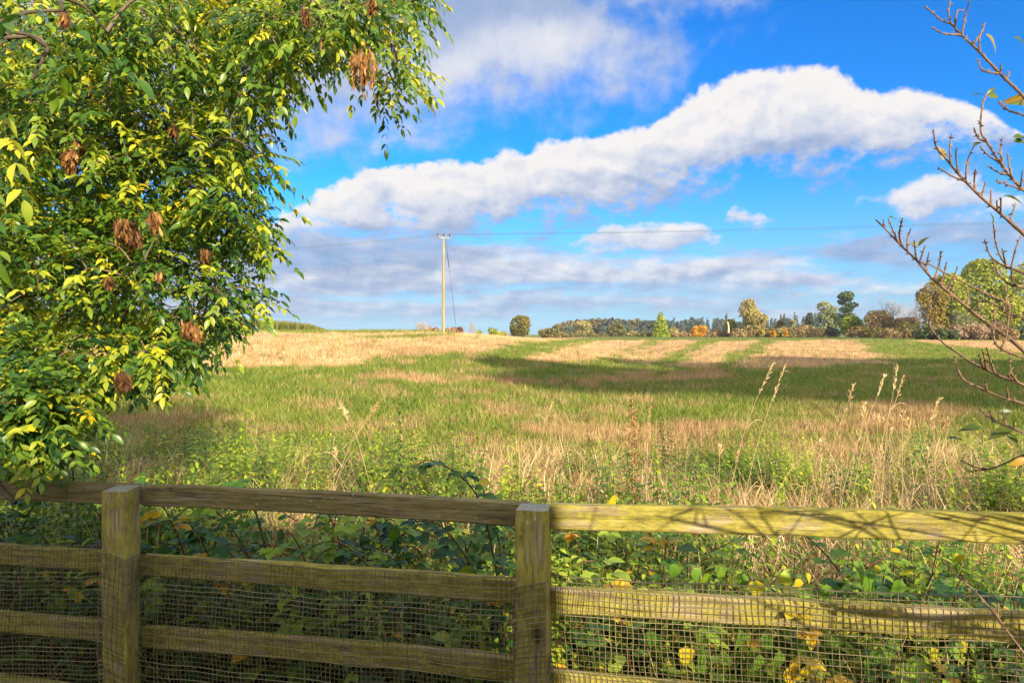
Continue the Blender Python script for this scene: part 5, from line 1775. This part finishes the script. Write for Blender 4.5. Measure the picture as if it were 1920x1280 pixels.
for i in range(120):
    x = rng.uniform(-2.7, 2.1)
    y = 2.50 - .27 * x + rng.uniform(.10, 1.0)
    hgt = rng.uniform(.35, 1.02)
    lx = rng.normal() * .35
    z0 = .02
    yl = .16 if x > .2 else .04
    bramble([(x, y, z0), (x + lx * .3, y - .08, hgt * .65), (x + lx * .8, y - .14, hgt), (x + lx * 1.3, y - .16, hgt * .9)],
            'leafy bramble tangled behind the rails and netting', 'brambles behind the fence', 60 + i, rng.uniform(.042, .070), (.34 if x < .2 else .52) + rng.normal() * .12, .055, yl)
# big yellow leaves and heart shaped bindweed leaves pressed up to the netting
M['bind'] = leaf_mat('bindweed leaves', [(0, (.025, .08, .012)), (.5, (.10, .21, .02)), (.8, (.36, .38, .02)), (1, (.58, .40, .015))], .45, .4, .35, nscale=30)
BL = leaf_t(.88, 8, .26, .30, .26, .95, .03)
VINE = [(-.02, 'bindweed in the shade left of the second post', [(870, 1075, .065, .62), (740, 1000, .05, .3), (700, 1185, .06, .2), (885, 1190, .05, .3), (800, 1160, .05, .2)]),
        (0, 'bindweed with two yellowing leaves in the first bay', [(115, 1125, .06, .62), (150, 1118, .05, .92), (60, 1090, .045, .3), (95, 1135, .04, .4)]),
        (0, 'bindweed with a bright yellow leaf low in the mesh', [(1285, 1225, .06, .95), (1320, 1230, .055, .5), (1325, 1195, .045, .48), (1310, 1250, .045, .5), (1225, 1195, .05, .4)]),
        (0, 'bindweed with heart shaped green leaves under the second rail', [(1388, 1195, .06, .52), (1425, 1240, .055, .5), (1460, 1235, .06, .5), (1432, 1200, .05, .35), (1515, 1205, .06, .42), (1555, 1205, .045, .45)]),
        (0, 'bindweed with a cluster of golden leaves at the frame bottom', [(1490, 1245, .055, .95), (1475, 1265, .05, .97), (1510, 1262, .05, .93), (1485, 1275, .05, .95)]),
        (0, 'bindweed with small lime leaves above the second rail', [(1330, 1085, .045, .55), (1300, 1075, .045, .5), (1420, 1100, .05, .85), (1375, 1120, .045, .5), (1550, 1110, .06, .5), (1600, 1072, .075, .55), (1625, 1090, .06, .5), (1270, 1068, .04, .5), (1350, 1070, .04, .52), (1395, 1085, .04, .5)]),
        (0, 'bindweed with orange brown leaves near the frame edge', [(1512, 1082, .03, .9), (1500, 1092, .028, .95), (1640, 1066, .028, .92), (1800, 1045, .03, .85), (1690, 1100, .05, .45), (1640, 1230, .05, .45), (1620, 1250, .05, .5), (1700, 1250, .045, .5), (1745, 1225, .04, .85)])]
rng = np.random.default_rng(41)
for _, lb, lv in VINE:
    pts = []
    for a, c, sz, tn in lv:
        u = (a - 960) / F
        yv = (2.40 if a > 1010 else 2.46) / (1 + .27 * u) + .06 + .05 * rng.random()
        pts.append(px(a, c, yv))
    base = np.array([np.mean([p[0] for p in pts]), np.mean([p[1] for p in pts]) + .05, 0])
    o = thing('bindweed', lb, 'bindweed', tuple(base))
    b = MB()
    for p in pts:
        b.tube(bez([base * 0 + [rng.normal() * .05, 0, 0], (p - base) * .6 + rng.normal(size=3) * .03, p - base], 8), .0022, .0013, 4, .4)
    b.build('vine', M['bind'], o)
    for p, (a, c, sz, tn) in zip(pts, lv):
        d = np.array([[rng.normal() * .5, -.25, -1.0]])
        V, Fc = place(BL[0], BL[1], (p - base + [0, 0, sz * .45])[None], rots(d, np.array([[.25, -.85, .35]]) + rng.normal(size=(1, 3)) * .25), [sz * 1.15])
        mk('leaf', V, Fc, M['bind'], o, {'tone': np.full(len(V), tn)}, True)

# dry stems and twigs criss-crossing low down behind the netting
rng = np.random.default_rng(17)
tg_ = MB()
for i in range(520):
    x = rng.uniform(-2.9, 2.2)
    y = 2.50 - .27 * x + rng.uniform(.06, 1.2)
    L = rng.uniform(.25, .95)
    a = rng.normal() * .45
    p = np.array([x, y, -.02])
    e = p + np.array([math.sin(a) * L, rng.normal() * .15, math.cos(a) * L])
    tg_.tube(bez([p, (p + e) / 2 + rng.normal(size=3) * .04 * L, e], 5), rng.uniform(.0015, .004), .001, 4, rng.random())
o = tg_.build('dead_undergrowth', M['drystem'])
tag(o, 'tangle of dead stems and twigs low behind the netting', kind='stuff')
M['soil'] = bark_mat('leaf litter', (.03, .02, .012), (.12, .08, .04), (8, 8, 8))

# tall grasses with seed heads
def seed_grass(stems, label, group=None, seed=0, tone=.6, wdt=.0016):
    rng = np.random.default_rng(1500 + seed)
    base = np.array(stems[0][0], float)
    o = thing('tall_grass', label, 'grass', tuple(base), group)
    ht, hf = leaf_t(.20, 3, .3, .1, .5, .9)
    for s in stems:
        c = bez(s[:3] if len(s) < 5 else s[:-1], 22) - base
        b = MB()
        b.tube(c, wdt * 1.4, wdt * .6, 4, tone)
        if rng.random() < .7:
            k = rng.integers(5, 12)
            d = np.array([rng.normal(), rng.normal() * .4, .3])
            d /= np.linalg.norm(d)
            q = c[k]
            bl = bez([q, q + d * .10 + [0, 0, .05], q + d * .22 - [0, 0, .03]], 8)
            w_ = np.linspace(.004, .0005, len(bl))[:, None] * np.array([0, 1, .6])
            V = np.stack([bl - w_, bl + w_], 1).reshape(-1, 3)
            b.add(V, [[2 * j, 2 * j + 1, 2 * j + 3, 2 * j + 2] for j in range(len(bl) - 1)], tone)
        b.build('stalk', M['drystem'], o)
        # the head: drooping spikelets down the top of the stalk
        n = 46
        f = 1 - rng.random(n) ** 1.3 * .26
        P_ = np.array([[np.interp(v, np.linspace(0, 1, len(c)), c[:, j]) for j in range(3)] for v in f])
        tgv = c[-1] - c[-4]
        tgv /= np.linalg.norm(tgv)
        D_ = tgv * .9 + rng.normal(size=(n, 3)) * .30 + np.array([.10, 0, -.12])
        V, Fc = place(ht, hf, P_ + rng.normal(size=(n, 3)) * .003, rots(D_, rand_dirs(n, rng)), .022 + .02 * rng.random(n))
        mk('seed_head', V, Fc, M['dry'], o, {'tone': np.clip(np.repeat(tone + .15 * rng.normal(size=n), len(ht)), 0, 1)})
    return o


def stem_px(tip, bot, y, bow=0.0, jit=0.0):
    a, c = px(tip[0], tip[1], y), px(bot[0], bot[1], y)
    # on down to the ground
    d = (c - a) / (c[2] - a[2])
    g0 = float(H(c[0], y))
    root = c + d * (g0 - c[2]) * .6
    root[2] = g0 - .02
    m_ = (c + a) / 2
    m_[0] += bow
    return [root, c, m_, a, None]


SG = [([((1448, 682), (1385, 850), 5.0, -.02), ((1472, 685), (1408, 880), 5.0, -.015)], 'pair of tall dry grasses leaning together before the shaded green field', .65),
      ([((1600, 722), (1555, 860), 5.2, 0)], 'single leaning dry grass between the pair and the straw clump', .6),
      ([((1682, 688), (1664, 800), 5.4, 0), ((1657, 706), (1625, 800), 5.4, 0), ((1693, 706), (1660, 800), 5.4, .01)], 'three dry grass heads topping the straw clump', .65),
      ([((1217, 765), (1213, 880), 5.2, 0)], 'thin upright dry grass right of the withered spire', .6),
      ([((1035, 755), (1020, 800), 8.0, 0)], 'short dry grass alone in the middle of the field', .6),
      ([((1545, 820), (1470, 900), 4.4, -.02)], 'bent dry grass low before the straw clump', .6),
      ([((705, 758), (650, 850), 5.0, 0)], 'thin slanting dry grass left of the tallest nettle', .55),
      ([((640, 760), (672, 830), 5.0, 0)], 'thin dry grass slanting the other way beside the nettle', .55),
      ([((1760, 748), (1720, 880), 5.0, -.01)], 'nodding dry grass at the far edge of the straw clump', .6)]
for i, (st_, lb, tn) in enumerate(SG):
    seed_grass([stem_px(a, c, y, bw) for a, c, y, bw in st_], lb, None, i, tn)
rng = np.random.default_rng(55)
for i in range(26):
    a = rng.uniform(1610, 1800) if i < 16 else rng.uniform(520, 1900)
    c = rng.uniform(750, 800) if i < 16 else rng.uniform(800, 870)
    y = rng.uniform(4.6, 6.2)
    tp = px(a, c, y)
    ln = rng.normal() * .14 - .05
    g0 = float(H(tp[0] + ln, y))
    seed_grass([[np.array([tp[0] + ln, y, g0 - .02]), np.array([tp[0] + ln * .6, y, (tp[2] + g0) * .5]), tp + [0, 0, -.1], tp, None]], 'dry grass stalk in the straw coloured clump of the verge' if i < 16 else 'dry grass stalk scattered along the verge',
               'stalks of the straw clump' if i < 16 else 'scattered verge stalks', 100 + i, .55)
# withered spire of dock
b = MB()
x, h = at_top(1186, 742, 4.6)
o = thing('withered_dock', 'withered brown dock spire rising above the pale straw', 'dock', (x, 4.6, float(H(x, 4.6))))
c = bez([(0, 0, 0), (.005, 0, h * .5), (-.002, 0, h)], 16)
b.tube(c, .004, .002, 5, .35)
b.build('stem', M['drystem'], o)
n = 380
f = .42 + .58 * rng.random(n)
P_ = np.array([[np.interp(v, np.linspace(0, 1, len(c)), c[:, j]) for j in range(3)] for v in f])
sp = .024 * (1.05 - ((f - .6) / .42) ** 2 * .8)
V, Fc = place(*leaf_t(.6, 2, .3, .3), P_ + rng.normal(size=(n, 3)) * sp[:, None] * [1, 1, .6], rots(rand_dirs(n, rng), rand_dirs(n, rng)), .012 + .014 * rng.random(n))
mk('seed_head', V, Fc, M['keys'], o, {'tone': np.clip(np.repeat(.45 + .18 * rng.normal(size=n), len(V) // n), 0, 1)})

# ------------------------------------------------------------------ air
m_ = bpy.data.materials.new('air')
m_.use_nodes = True
t = NT(m_.node_tree)
t.n.clear()
vol = t.node('ShaderNodeVolumePrincipled')
vol.inputs['Color'].default_value = (.72, .82, .95, 1)
vol.inputs['Density'].default_value = 0.00014
vol.inputs['Anisotropy'].default_value = 0.0
o = t.node('ShaderNodeOutputMaterial')
t.l.new(vol.outputs[0], o.inputs['Volume'])
b = MB()
zlo, zhi = -1.2, 48.0
b.box((0, 0, (zlo + zhi) / 2), (3400, 3400, zhi - zlo))
o = b.build('haze', m_)
tag(o, 'thin autumn haze over the field and far woods', kind='stuff')
